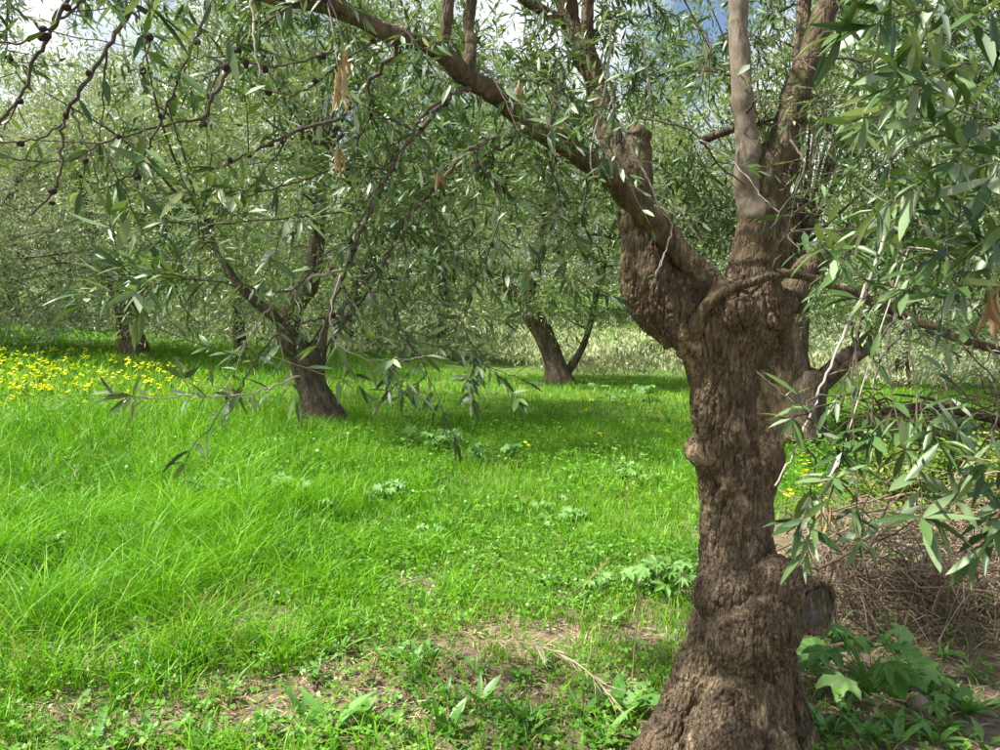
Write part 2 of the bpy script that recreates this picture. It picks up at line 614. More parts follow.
LEAF_MESHES = [leaf_mesh('olive_leaf', M['leaf_near'], r_, b_, c_) for r_, b_, c_ in
               ((0.205, 0.0, 1.0), (0.18, 0.06, 1.8), (0.23, -0.05, 0.4), (0.20, 0.03, -1.0), (0.16, -0.09, 2.6))]
DRY_MESHES = [leaf_mesh('dry_leaf', M['dry_leaf'], r_, b_, c_) for r_, b_, c_ in ((0.09, 0.12, 3.5), (0.12, -0.14, -2.5))]


# ------------------------------------------------------------------ background olive trees
def crown_leaves(c, R, H, n_clump, per, L0, seed, floor_fn, trunk_xy, clear_r, clear_z, skirt=0.0):
    rg = np.random.default_rng(seed)
    # clump centres in a lumpy ellipsoid, favouring the outer shell
    d = norm(rg.normal(size=(n_clump * 3, 3)))
    lump = 0.72 + 0.5 * fnoise(d * 2.4 + seed * 7.7, 2, seed)
    r = rg.random(n_clump * 3) ** 0.42 * lump
    P = d * r[:, None]
    P[:, 2] = np.where(P[:, 2] < 0, P[:, 2] * (1 + skirt * np.hypot(P[:, 0], P[:, 1])), P[:, 2])
    P = c + P * np.array([R, R, H])
    hole = fnoise(P * 0.95 + seed * 3.3, 2, seed + 5)
    keep = hole > 0.40
    g = ground_z(P[:, 0], P[:, 1])
    keep &= P[:, 2] > g + floor_fn
    dt = np.hypot(P[:, 0] - trunk_xy[0], P[:, 1] - trunk_xy[1])
    keep &= ~((dt < clear_r) & (P[:, 2] < g + clear_z))
    P = P[keep][:n_clump]
    n = len(P)
    # twigs of each clump
    tw = 5
    out = norm(P - (c - np.array([0, 0, H * 0.5])))
    td = norm(np.repeat(out, tw, 0) + rg.normal(size=(n * tw, 3)) * 0.8 + np.array([0, 0, -0.05]))
    tp = np.repeat(P, tw, 0) + rg.normal(size=(n * tw, 3)) * 0.10
    m = max(2, per // tw)
    s = np.tile(np.linspace(0.0, 1, m), n * tw)
    tl = np.repeat(0.22 + 0.22 * rg.random(n * tw), m)
    D = np.repeat(td, m, 0)
    pos = np.repeat(tp, m, 0) + D * (s * tl)[:, None] + np.array([0, 0, -1.0]) * (0.10 * s * s)[:, None]
    pos = pos + rg.normal(size=pos.shape) * 0.012
    ld = norm(D + rg.normal(size=pos.shape) * 0.62)
    up = norm(np.array([0, 0, 1.0]) + rg.normal(size=pos.shape) * 0.75)
    N = len(pos)
    L = L0 * (0.7 + 0.6 * rg.random(N))
    cl = np.repeat(rg.random(n), tw * m)
    tint = np.clip(0.55 * rg.random(N) + 0.45 * cl, 0, 1)
    return pos, ld, up, L, L * 0.24, tint, tp, td


def bg_tree(base, trunk, limbs, c, R, H, n_clump, per, L0, seed, label, mat='leaf_far', clear=(0.7, 1.6), floor=0.5,
            skirt=0.35, group=None, stems=90):
    base = np.asarray(base, float)
    root = empty('olive_tree', base, label, 'tree', group)
    a = Acc()
    P = catmull(trunk, 6)
    a.tube(P[:, :3], P[:, 3], 14, rough=0.22, seed=seed)
    link('trunk', a.mesh('trunk', off=base), M['far_bark'], root)
    ends = []
    for lb in limbs:
        a = Acc()
        P = catmull(lb, 6)
        a.tube(P[:, :3], P[:, 3], 9, rough=0.22, seed=seed + 3)
        link('limb', a.mesh('limb', off=base), M['far_bark'], root)
        ends.append(P[len(P) // 3:, :3])
    E = np.vstack(ends)
    pos, ld, up, L, Wd, tint, tp, td = crown_leaves(np.asarray(c, float), R, H, n_clump, per, L0, seed, floor, base[:2], *clear, skirt=skirt)
    crown = Acc()
    add_leaves(crown, pos, ld, up, L, Wd, tint, 'far')
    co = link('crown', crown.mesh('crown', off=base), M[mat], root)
    co['kind'] = 'stuff'
    # inner branches carrying the clumps
    rg = np.random.default_rng(seed + 99)
    a = Acc()
    for k in rg.choice(len(tp), min(stems, len(tp)), replace=False):
        e = tp[k]
        s = E[np.argmin(((E - e) ** 2).sum(1) + 0.3 * rg.random(len(E)))]
        mid = (s + e) / 2 + rg.normal(size=3) * 0.12 + np.array([0, 0, 0.10])
        Q = catmull(np.array([s, mid, e]), 4)
        a.tube(Q, np.linspace(0.022, 0.006, len(Q)), 4, cap=False)
    bo = link('branches', a.mesh('branches', off=base), M['far_bark'], root)
    bo['kind'] = 'stuff'
    return root


def P4(px, py, d, rpx):
    return [*W(px, py, d), rpx * d / FPX]


# tree with the leaning, forked trunk left of centre
b = hit(322, 424)
d = b[1]
print('left tree at', b)
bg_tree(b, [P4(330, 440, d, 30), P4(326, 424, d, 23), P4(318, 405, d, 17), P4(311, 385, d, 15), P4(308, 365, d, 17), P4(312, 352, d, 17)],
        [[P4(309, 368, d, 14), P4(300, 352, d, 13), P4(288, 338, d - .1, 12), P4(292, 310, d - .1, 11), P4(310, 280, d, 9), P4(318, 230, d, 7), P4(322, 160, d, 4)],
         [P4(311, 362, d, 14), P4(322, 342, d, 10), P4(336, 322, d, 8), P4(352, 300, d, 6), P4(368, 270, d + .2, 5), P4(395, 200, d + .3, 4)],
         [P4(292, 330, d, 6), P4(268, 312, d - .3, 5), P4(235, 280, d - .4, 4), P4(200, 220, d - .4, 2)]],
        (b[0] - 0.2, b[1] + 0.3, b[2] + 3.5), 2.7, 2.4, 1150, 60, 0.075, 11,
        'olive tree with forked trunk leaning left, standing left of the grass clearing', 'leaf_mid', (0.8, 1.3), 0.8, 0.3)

# tree with the curved trunk in the middle distance
b = hit(560, 384)
d = b[1]
print('middle tree at', b)
bg_tree(b, [P4(562, 394, d, 22), P4(560, 382, d, 16), P4(556, 366, d, 11), P4(549, 346, d, 9.5), P4(541, 328, d, 10), P4(531, 312, d, 10), P4(528, 295, d, 9)],
        [[P4(531, 314, d, 8), P4(524, 300, d, 8), P4(505, 285, d, 6), P4(480, 250, d, 4)],
         [P4(528, 300, d, 7), P4(532, 270, d, 6), P4(545, 220, d, 4)],
         [P4(566, 374, d, 4.5), P4(575, 361, d, 4), P4(583, 346, d, 3.5), P4(590, 325, d, 3), P4(600, 280, d, 3), P4(612, 240, d, 2)]],
        (b[0] + 0.1, b[1] + 0.2, b[2] + 3.9), 3.2, 2.8, 1400, 60, 0.09, 23,
        'olive tree with dark curved trunk at the far edge of the grass clearing', 'leaf_mid', (1.3, 1.4), 0.7, 0.45)

# tree with the dark trunk above the yellow flowers, far left
b = hit(134, 356)
d = b[1]
print('far left tree at', b)
bg_tree(b, [P4(132, 366, d, 23), P4(134, 354, d, 17), P4(131, 335, d, 13), P4(128, 318, d, 12), P4(126, 300, d, 12)],
        [[P4(127, 308, d, 11), P4(115, 285, d, 9), P4(95, 240, d, 6), P4(80, 190, d, 4)],
         [P4(128, 306, d, 10), P4(140, 280, d, 8), P4(165, 230, d, 6), P4(180, 170, d, 4)]],
        (b[0] + 0.1, b[1] + 0.2, b[2] + 3.3), 3.0, 2.5, 1300, 60, 0.085, 31,
        'silvery olive tree with dark trunk behind the yellow flowers at far left', 'leaf_far', (0.6, 0.8), 0.3, 0.55)

# tree behind the near trunk, right
b = hit(806, 432)
b = np.array([*W(806, 425, 8.5)[:2], 0])
b[2] = gz(b[0], b[1])
d = b[1]
bg_tree(b, [P4(803, 440, d, 26), P4(806, 420, d, 20), P4(808, 400, d, 17), P4(810, 385, d, 17), P4(812, 372, d, 15)],
        [[P4(808, 388, d, 12), P4(800, 368, d, 12), P4(797, 345, d, 11), P4(802, 310, d, 8), P4(800, 250, d, 5)],
         [P4(811, 388, d, 12), P4(826, 378, d, 11), P4(845, 360, d, 10), P4(866, 345, d, 9), P4(890, 315, d, 6), P4(930, 270, d, 4)],
         [P4(818, 386, d, 5), P4(840, 372, d - .2, 4), P4(862, 352, d - .3, 3)]],
        (b[0] + 0.3, b[1] + 0.3, b[2] + 3.6), 2.8, 2.3, 1200, 60, 0.075, 41,
        'olive tree with low forked trunk just right of and behind the near trunk', 'leaf_mid', (1.3, 1.5), 1.2, 0.2)


def far_tree(px, dist, height, R, seed, label, mat='leaf_far', n_clump=800, L0=0.11, floor=0.3, clear=(0.5, 0.9), tw=0.16, group=None):
    x = (px - 500) / FPX * dist
    z = gz(x, dist)
    rg = np.random.default_rng(seed)
    lean = rg.normal(size=2) * 0.15
    tr = [[x, dist, z - 0.15, tw * 1.6], [x + lean[0] * .4, dist + lean[1] * .4, z + 0.35, tw], [x + lean[0], dist + lean[1], z + 0.9, tw * 0.95], [x + lean[0] * 1.2, dist + lean[1], z + 1.35, tw * 0.9]]
    limbs = []
    for k in range(3):
        a = rg.random() * 2 + k * 2.1
        limbs.append([[x + lean[0], dist + lean[1], z + 1.1, tw * .65], [x + math.cos(a) * R * .25, dist + math.sin(a) * R * .25, z + height * .45, tw * .45],
                      [x + math.cos(a) * R * .5, dist + math.sin(a) * R * .5, z + height * .75, tw * .2]])
    H = height * 0.56
    return bg_tree((x, dist, z), tr, limbs, (x, dist, z + height - H), R, H, n_clump, 50, L0, seed, label, mat, clear, floor, 0.5, group, 50)


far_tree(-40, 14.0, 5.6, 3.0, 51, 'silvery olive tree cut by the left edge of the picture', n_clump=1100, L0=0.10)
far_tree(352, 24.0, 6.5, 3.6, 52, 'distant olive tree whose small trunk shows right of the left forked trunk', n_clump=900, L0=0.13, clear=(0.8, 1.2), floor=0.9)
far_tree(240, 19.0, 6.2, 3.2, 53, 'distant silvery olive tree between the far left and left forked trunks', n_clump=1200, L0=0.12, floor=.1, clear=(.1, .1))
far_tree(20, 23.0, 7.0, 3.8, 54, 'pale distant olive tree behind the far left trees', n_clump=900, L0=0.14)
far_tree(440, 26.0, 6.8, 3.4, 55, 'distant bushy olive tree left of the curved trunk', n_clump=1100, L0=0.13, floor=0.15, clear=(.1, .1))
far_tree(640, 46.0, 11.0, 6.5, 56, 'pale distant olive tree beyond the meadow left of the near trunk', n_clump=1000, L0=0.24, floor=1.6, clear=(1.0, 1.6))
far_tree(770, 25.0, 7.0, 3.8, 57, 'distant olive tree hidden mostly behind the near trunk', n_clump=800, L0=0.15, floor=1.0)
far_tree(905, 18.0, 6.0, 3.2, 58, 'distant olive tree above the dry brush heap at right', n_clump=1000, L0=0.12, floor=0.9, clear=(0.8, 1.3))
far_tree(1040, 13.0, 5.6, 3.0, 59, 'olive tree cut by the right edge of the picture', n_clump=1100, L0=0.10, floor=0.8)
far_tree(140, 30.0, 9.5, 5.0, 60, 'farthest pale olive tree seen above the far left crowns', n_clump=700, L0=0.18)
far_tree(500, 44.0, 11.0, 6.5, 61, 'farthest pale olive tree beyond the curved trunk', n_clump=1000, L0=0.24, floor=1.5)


# ------------------------------------------------------------------ the near olive tree
def to_mesh_remeshed(acc, voxel, smooth_it):
    me = acc.mesh('trunk_raw')
    o = link('trunk_raw', me)
    r = o.modifiers.new('r', 'REMESH')
    r.mode = 'VOXEL'
    r.voxel_size = voxel
    s = o.modifiers.new('s', 'SMOOTH')
    s.factor = 0.5
    s.iterations = smooth_it
    dg = bpy.context.evaluated_depsgraph_get()
    ev = o.evaluated_get(dg)
    m2 = bpy.data.meshes.new_from_object(ev)
    bpy.data.objects.remove(o)
    bpy.data.meshes.remove(me)
    return m2


def displace(me, fn):
    n_ = len(me.vertices)
    co = np.empty(n_ * 3, np.float32)
    me.vertices.foreach_get('co', co)
    co = co.reshape(-1, 3).astype(float)
    no = np.empty(n_ * 3, np.float32)
    me.vertex_normals.foreach_get('vector', no)
    no = no.reshape(-1, 3).astype(float)
    co = co + no * fn(co)[:, None]
    me.vertices.foreach_set('co', co.astype(np.float32).ravel())
    me.polygons.foreach_set('use_smooth', np.ones(len(me.polygons), bool))
    me.update()


def bark_relief(amp=1.0):
    def f(p):
        w = p + 0.03 * (np.stack([fnoise(p * 9 + k * 5, 2, k) for k in range(3)], 1) - 0.5)
        c1 = np.minimum(cracks(w * np.array([54, 54, 15]), 3), 0.20)
        c2 = np.minimum(cracks(w * np.array([24, 24, 6]), 9), 0.16)
        lump = fnoise(p * 9, 3, 2) - 0.5
        flute = fnoise(p * np.array([24, 24, 4.0]), 2, 6) - 0.5
        fine = fnoise(p * np.array([110, 110, 60]), 2, 4) - 0.5
        g_ = fnoise(w * np.array([30, 30, 6.0]), 2, 12)
        groove = np.exp(-((g_ - 0.5) / 0.045) ** 2)
        return amp * (0.026 * (c1 - 0.15) + 0.046 * (c2 - 0.12) + 0.016 * lump + 0.014 * flute + 0.005 * fine - 0.008 * groove)
    return f


D0 = 2.6
base = np.array([W(722, 750, D0)[0], D0, 0.0])
base[2] = gz(base[0], base[1])
oak = empty('olive_tree', base, 'thick old olive tree with gnarled forked trunk standing nearest in the foreground', 'tree')
A = Acc()
ax = [(720, 800, 80), (722, 762, 72), (727, 720, 62), (733, 680, 55), (738, 645, 52), (743, 610, 47), (741, 580, 43), (737, 545, 36), (731, 500, 31), (727, 460, 32),
      (724, 420, 33), (722, 380, 33), (719, 350, 36), (716, 325, 39)]
P = catmull([P4(x, y, D0, r) for x, y, r in ax], 5)
A.tube(P[:, :3], P[:, 3], 28)
P = catmull([P4(716, 350, D0, 34), P4(700, 322, D0, 36), P4(672, 300, D0, 37), P4(652, 280, D0, 31), P4(648, 262, D0, 27)], 5)
A.tube(P[:, :3], P[:, 3], 24)
P = catmull([P4(722, 350, D0, 36), P4(737, 320, D0, 36), P4(750, 297, D0, 31), P4(754, 276, D0, 25), P4(755, 258, D0, 20)], 5)
A.tube(P[:, :3], P[:, 3], 24)
# stub of a sawn branch
stub_a, stub_b = W(752, 596, 2.52), W(816, 607, 2.36)
nrm = norm(stub_b - stub_a + np.array([0.0, -0.20, 0.0]))
P = catmull([[*stub_a, .15], [*(stub_a * .5 + stub_b * .5), .110], [*(stub_b - nrm * .04), .086], [*stub_b, .078]], 6)
A.tube(P[:, :3], P[:, 3], 24, cap=True, capk=0.0)
# burls and knees
for px, py, dd, r in ((778, 590, 2.46, .115), (742, 640, 2.40, .125), (768, 625, 2.40, .11), (705, 449, 2.56, .070), (732, 484, 2.508, .044), (722, 595, 2.48, .10),
                      (690, 345, 2.56, .06), (722, 650, 2.47, .12), (640, 288, 2.58, .055), (735, 310, 2.48, .07)):
    c = W(px, py, dd)
    ph = np.linspace(0.01, math.pi - 0.01, 12)
    A.tube(np.array([c + np.array([0, 0, r * math.cos(q)]) for q in ph]), r * np.sin(ph), 16)
for sl in ([(690, 325, 2.6, 36), (655, 290, 2.6, 33), (648, 262, 2.6, 28), (643, 235, 2.6, 21), (640, 218, 2.6, 14)],
           [(748, 325, 2.6, 36), (752, 295, 2.6, 29), (752, 265, 2.6, 23), (752, 240, 2.6, 18), (754, 222, 2.6, 12)],
           [(740, 330, 2.55, 24), (722, 302, 2.51, 19), (704, 279, 2.5, 14), (686, 257, 2.49, 10)],
           [(800, 306, 2.78, 7), (788, 302, 2.72, 12), (775, 305, 2.66, 18), (760, 315, 2.6, 26)]):
    P = catmull([P4(*q) for q in sl], 6)
    A.tube(P[:, :3], P[:, 3], 22)
lu_ = norm(np.cross(nrm, [0, 0, 1]))
lv_ = np.cross(nrm, lu_)
lip = np.array([stub_b + .070 * (math.cos(q) * lu_ + 1.12 * math.sin(q) * lv_) - nrm * .008 for q in np.linspace(0, 2 * math.pi, 30)])
A.tube(lip, .020, 10)
# root flare
for px0, py0, dd0, px1, py1, dd1, r0, r1 in ((715, 660, 2.5, 655, 762, 2.42, .12, .085), (735, 680, 2.45, 715, 775, 2.25, .13, .10), (755, 670, 2.5, 775, 770, 2.32, .11, .085),
                                              (765, 660, 2.6, 800, 750, 2.6, .11, .08), (720, 650, 2.65, 690, 740, 2.85, .12, .09), (760, 650, 2.7, 790, 720, 2.9, .11, .08),
                                              (700, 690, 2.5, 640, 765, 2.5, .09, .06)):
    a0, a1 = W(px0, py0, dd0), W(px1, py1, dd1)
    a2 = a1 + (a1 - a0) * np.array([0.25, 0.25, 0.35])
    P = catmull([[*a0, r0], [*((a0 + a1) / 2 + np.array([0, 0, -.03])), (r0 + r1) / 2], [*a1, r1], [*a2, r1 * .7]], 5)
    A.tube(P[:, :3], P[:, 3], 14)
tm = to_mesh_remeshed(A, 0.0036, 26)
displace(tm, bark_relief(1.0))
tm.transform(Matrix.Translation(-Vector(base)))
tm.materials.clear()
trunk = link('trunk', tm, M['bark'], oak)
trunk['label'] = 'gnarled fissured main trunk with burls and flaring roots'
print('trunk faces', len(tm.polygons))

# sawn face of the stub
u_ = norm(np.cross(nrm, [0, 0, 1]))
v_ = np.cross(nrm, u_)
ang = np.linspace(0, 2 * math.pi, 26, endpoint=False)
rr = 0.056 * (1 + 0.10 * np.sin(2 * ang + 1) + 0.05 * np.sin(5 * ang))
c = stub_b + nrm * 0.003
ring = np.array([c + r_ * (math.cos(q) * u_ + 1.15 * math.sin(q) * v_) for q, r_ in zip(ang, rr)])
back = ring - nrm * 0.05
inner = c + (ring - c) * 0.55 - nrm * 0.006
A = Acc()
A.add(np.vstack([back, ring, inner, c - nrm * 0.009]),
      [(k, (k + 1) % 26, 26 + (k + 1) % 26, 26 + k) for k in range(26)] + [(26 + k, 26 + (k + 1) % 26, 52 + (k + 1) % 26, 52 + k) for k in range(26)],
      [(52 + k, 52 + (k + 1) % 26, 78) for k in range(26)])
cf = link('cut_face', A.mesh('cut_face', smooth=False, off=c), M['cut'], trunk)
cf.location = c - base
cf['label'] = 'dark weathered sawn face of the branch stub'

SKEL = []       # skeleton points of the near tree (point, radius) branches grow from


def limb(pts, mat='limb_bark', name='limb', sides=22, rough=0.2, relief=0.2, label=None, sub=14, parent=None, skel=True):
    P = catmull([P4(*q) for q in pts], sub)
    sides = max(sides, 20)
    wob = np.stack([fnoise(P[:, :3] * 7 + k * 9.1, 2, k) for k in range(3)], 1) - 0.5
    P[:, :3] += wob * np.minimum(1.1 * P[:, 3:4], .03)
    a = Acc()
    # knots: local swellings
    rr_ = P[:, 3].copy()
    rg = np.random.default_rng(int(abs(pts[0][0] * 7 + pts[0][1])))
    for k in range(len(P) // 14):
        m_ = rg.integers(2, len(P) - 2)
        rr_ *= 1 + 0.10 * np.exp(-((np.arange(len(P)) - m_) / 3.5) ** 2)
    a.tube(P[:, :3], rr_ * 0.93, sides, rough=rough, seed=int(pts[0][0]), fine=relief)
    o = link(name, a.mesh(name, off=base), M[mat], parent or oak)
    if label:
        o['label'] = label
    if skel:
        for q in P[len(P) // 4::2]:
            SKEL.append(q)
    return o, P


limb([(745, 690, 2.95, 32), (748, 600, 2.95, 26), (753, 520, 2.95, 21), (760, 460, 2.95, 20), (769, 400, 2.95, 21), (774, 350, 2.95, 20), (777, 310, 2.95, 18), (778, 260, 2.95, 15),
      (778, 205, 2.95, 12), (790, 150, 2.98, 11), (800, 90, 3.05, 9), (805, 0, 3.1, 7)], 'bark', 'trunk', 30, 0.16, 0.8, label='slimmer second stem rising behind the main trunk', sub=8)
limb([(652, 296, 2.6, 29), (648, 265, 2.6, 26), (643, 235, 2.6, 22), (636, 205, 2.6, 20), (634, 180, 2.6, 18), (636, 155, 2.6, 16), (638, 135, 2.6, 13), (636, 124, 2.6, 7)], label='thick left limb ending in a broken stub', sides=20, rough=0.2)
limb([(640, 215, 2.62, 15), (625, 180, 2.66, 14), (606, 120, 2.72, 12), (590, 70, 2.76, 11), (572, 25, 2.8, 11), (562, -20, 2.8, 11), (550, -110, 2.85, 8)])
limb([(596, 80, 2.75, 8), (590, 40, 2.74, 7), (590, -10, 2.7, 7), (595, -90, 2.7, 5)])
limb([(724, 300, 2.5, 13), (706, 280, 2.5, 13), (684, 255, 2.49, 13), (655, 222, 2.48, 12.5), (622, 188, 2.44, 12.5), (600, 170, 2.4, 12), (572, 150, 2.33, 11), (545, 136, 2.26, 10.5),
      (518, 118, 2.2, 10), (492, 97, 2.13, 10), (465, 75, 2.06, 10), (440, 54, 2.0, 9.5), (405, 40, 1.95, 9), (370, 24, 1.9, 8.5), (335, 12, 1.85, 8), (290, 0, 1.8, 7.5), (230, -18, 1.75, 7), (150, -50, 1.7, 6), (40, -100, 1.65, 4)],
     label='long limb arching overhead to the upper left', sides=16)
limb([(755, 300, 2.6, 27), (754, 270, 2.6, 23), (754, 245, 2.6, 21), (756, 220, 2.6, 21), (760, 195, 2.6, 21), (766, 172, 2.6, 19), (777, 148, 2.6, 16), (789, 115, 2.6, 14.5), (800, 82, 2.6, 14), (814, 48, 2.6, 13), (830, 10, 2.6, 12), (850, -40, 2.65, 10), (880, -120, 2.7, 9)],
     label='thick upright right limb', sides=20, rough=0.16)
limb([(757, 225, 2.59, 18), (752, 205, 2.58, 16), (748, 175, 2.58, 13), (747, 140, 2.57, 11), (744, 100, 2.57, 11), (741, 60, 2.57, 11), (738, 25, 2.57, 10), (737, -15, 2.57, 10), (730, -100, 2.57, 8)], 'pale_bark',
     label='pale smooth upright limb with knots')
limb([(693, 335, 2.51, 10), (698, 319, 2.48, 7.5), (708, 304, 2.46, 6.5), (725, 292, 2.45, 5.5), (748, 283, 2.45, 4.8), (775, 274, 2.46, 4.4), (800, 276, 2.48, 4.4), (830, 284, 2.5, 4.6), (862, 298, 2.52, 4.6), (895, 314, 2.52, 4.8), (930, 328, 2.52, 5), (965, 340, 2.5, 5), (1010, 352, 2.5, 5), (1080, 370, 2.3, 5)],
     name='limb', label='low thin limb curving out to the right from the fork')
limb([(788, 300, 2.75, 15), (806, 275, 2.8, 13), (828, 255, 2.85, 12), (850, 238, 2.9, 12), (880, 215, 2.92, 11), (910, 203, 2.95, 10), (940, 198, 2.95, 9), (975, 188, 2.95, 8), (1015, 172, 2.95, 7), (1090, 140, 3.0, 5)],
     label='bent limb reaching right through the foliage')
limb([(440, 54, 2.0, 7), (443, 30, 2.0, 6.5), (446, 0, 2.0, 6), (440, -50, 2.0, 5), (420, -120, 1.95, 3)], name='branch')
limb([(466, 76, 2.06, 7), (470, 50, 2.08, 6), (468, 20, 2.1, 6), (474, -15, 2.1, 5), (490, -100, 2.1, 3)], name='branch')
limb([(560, 20, 2.78, 7), (540, 8, 2.75, 6), (520, -5, 2.7, 5), (480, -60, 2.7, 4)], name='branch')
limb([(700, 140, 2.9, 4), (735, 128, 2.9, 4), (790, 120, 3.0, 4)], name='branch', skel=False)

LEAVES = []     # (parent branch object, pos, dir, up, length)
FRUIT = []
rnd = np.random.default_rng(20)


def twig_leaves(obj, path, L0, spacing, start=0.25, droop=0.06, prob=0.9, spread=0.85, tipb=True):
    """opposite leaf pairs along a twig"""
    seg = np.linalg.norm(np.diff(path, axis=0), axis=1)
    cum = np.concatenate([[0], np.cumsum(seg)])
    s = start * cum[-1]
    roll = rnd.random() * 6.28
    while s < cum[-1]:
        k = min(np.searchsorted(cum, s, 'right') - 1, len(seg) - 1)
        f = (s - cum[k]) / max(seg[k], 1e-6)
        p_ = path[k] * (1 - f) + path[k + 1] * f
        T = norm(path[k + 1] - path[k])
        a_ = norm(np.cross(T, [0.1, 0.3, 1.0]))
        b_ = np.cross(T, a_)
        roll += 1.57 + rnd.normal() * 0.3
        for sg in (1, -1):
            if rnd.random() > prob:
                continue
            side = sg * (math.cos(roll) * a_ + math.sin(roll) * b_)
            dr = norm(T * 0.75 + side * spread + rnd.normal(size=3) * 0.18 + np.array([0, 0, -droop]))
            up_ = norm(np.array([0, -0.15, 1.0]) + rnd.normal(size=3) * 0.5)
            LEAVES.append((obj, p_, dr, up_, L0 * (0.50 + 0.60 * rnd.random())))
        s += spacing * (0.75 + 0.5 * rnd.random())
    if tipb:
        T = norm(path[-1] - path[-2])
        for q in range(3):
            LEAVES.append((obj, path[-1], norm(T + rnd.normal(size=3) * 0.35), norm(np.array([0, -.15, 1]) + rnd.normal(size=3) * .5), L0 * (0.6 + 0.4 * rnd.random())))


def wiggle(P, amp):
    P = P.copy()
    n_ = rnd.normal(size=P[:, :3].shape) * amp
    n_[0] = 0
    P[:, :3] += n_
    return P


def hand_twig(pts, r0=2.2, r1=1.0, mat='twig', subs=0, sublen=0.16, L0=0.066, spacing=0.028, start=0.3, prob=0.85, leafy=True, fruit=0, name='twig', knots=0.10, label=None):
    """a twig traced at its own distance: pts (px, py, d); r in pixels"""
    k = len(pts)
    P = catmull([P4(x, y, dd, 0.58 * (r0 + (r1 - r0) * q / (k - 1))) for q, (x, y, dd) in enumerate(pts)], 7)
    P = wiggle(P, 0.0019)
    a = Acc()
    rk = P[:, 3] * (1 + knots * np.abs(rnd.normal(size=len(P))))
    a.tube(P[:, :3], rk, 7)
    paths = []
    for s in range(subs):
        q = rnd.integers(len(P) // 4, len(P) - 1)
        T = norm(P[min(q + 1, len(P) - 1), :3] - P[q - 1, :3])
        dr = norm(T * 0.7 + rnd.normal(size=3) * 0.7 + np.array([0, 0, 0.0]))
        l_ = sublen * (0.6 + 0.8 * rnd.random())
        p0 = P[q, :3]
        Q = np.array([p0, p0 + dr * l_ * .5 + np.array([0, 0, -.005]), p0 + dr * l_ + np.array([0, 0, -0.005])])
        Q = wiggle(catmull(Q, 4), 0.002)
        a.tube(Q, np.linspace(P[q, 3] * .6, 0.0011, len(Q)), 5)
        paths.append(Q)
    o = link(name, a.mesh(name, off=base), M[mat], oak)
    if label:
        o['label'] = label
    if leafy:
        twig_leaves(o, P[:, :3], L0, spacing * 1.5, start, prob=prob * 0.8)
    for Q in paths:
        twig_leaves(o, Q, L0, spacing, 0.15, prob=prob)
    for q in range(fruit):
        m_ = rnd.integers(1, len(P))
        FRUIT.append((o, P[m_, :3] + norm(rnd.normal(size=3)) * (P[m_, 3] + 0.006) + np.array([0, 0, -0.004]), 0.0048 + 0.0038 * rnd.random()))
    return o


# dangling twigs with shrivelled olives, upper left
hand_twig([(150, -20, 1.55), (130, 10, 1.53), (105, 55, 1.5), (72, 105, 1.48), (63, 130, 1.48), (60, 170, 1.48), (50, 195, 1.48), (30, 216, 1.48)], 4.2, 1.5, subs=1, fruit=4, prob=0.3, leafy=False)
hand_twig([(75, -20, 1.5), (58, 20, 1.5), (38, 55, 1.5), (20, 95, 1.5), (0, 124, 1.5), (-25, 150, 1.5)], 3.5, 2, subs=1, fruit=2, prob=0.3, leafy=False)
hand_twig([(-20, 40, 1.45), (20, 42, 1.45), (45, 30, 1.47), (70, 12, 1.5), (95, -10, 1.5)], 1.6, 2.2, subs=3, fruit=3, prob=0.6)
hand_twig([(232, 66, 1.6), (215, 95, 1.6), (201, 128, 1.6)], 3.5, 2.8, fruit=2, leafy=False)
hand_twig([(201, 119, 1.6), (160, 126, 1.58), (125, 136, 1.56), (95, 147, 1.55), (75, 159, 1.54), (45, 162, 1.53), (14, 158, 1.52)], 2.2, 1.2, subs=3, fruit=2, prob=0.6, spacing=.035)
hand_twig([(206, 18, 1.6), (190, 50, 1.6), (172, 95, 1.58), (155, 135, 1.57), (135, 172, 1.56), (108, 188, 1.56)], 2.6, 1.3, subs=3, fruit=5, prob=0.5)
hand_twig([(62, 124, 1.49), (40, 138, 1.48), (10, 143, 1.48), (-20, 138, 1.48)], 2.0, 1.4, subs=1, prob=0.6, fruit=1)
hand_twig([(72, 108, 1.48), (82, 135, 1.47), (95, 165, 1.46), (99, 195, 1.46)], 1.8, 1.0, leafy=False)
hand_twig([(340, 118, 1.75), (300, 130, 1.7), (270, 143, 1.68), (240, 157, 1.66), (218, 168, 1.65)], 3.0, 2.0, subs=3, fruit=6, prob=0.4)
hand_twig([(335, 50, 1.8), (300, 62, 1.75), (265, 66, 1.72), (225, 56, 1.7), (190, 60, 1.68)], 1.8, 1.0, subs=3, fruit=3, prob=0.5)
hand_twig([(250, -15, 1.7), (253, 20, 1.68), (256, 55, 1.66), (262, 80, 1.66)], 2.5, 1.2, 'pale_twig', leafy=False)
hand_twig([(285, 8, 1.75), (262, 24, 1.72), (240, 42, 1.7), (220, 70, 1.68), (208, 100, 1.66)], 2.2, 1.2, subs=2, fruit=4, prob=0.4)
hand_twig([(380, 40, 1.9), (350, 55, 1.88), (320, 80, 1.86), (290, 95, 1.85), (250, 85, 1.84)], 2, 1, subs=3, fruit=3)
hand_twig([(130, 10, 1.53), (150, 40, 1.5), (140, 70, 1.48), (145, 95, 1.46)], 1.8, 1.0, subs=2, fruit=2, prob=0.5)
hand_twig([(205, -30, 1.2), (215, 10, 1.15), (228, 40, 1.12)], 2.0, 1.0, subs=2, L0=0.07, prob=0.6)
hand_twig([(200, -60, 1.0), (165, -20, 1.0), (150, 10, 1.0)], 2.0, 1.0, subs=1, L0=0.07, prob=0.7)
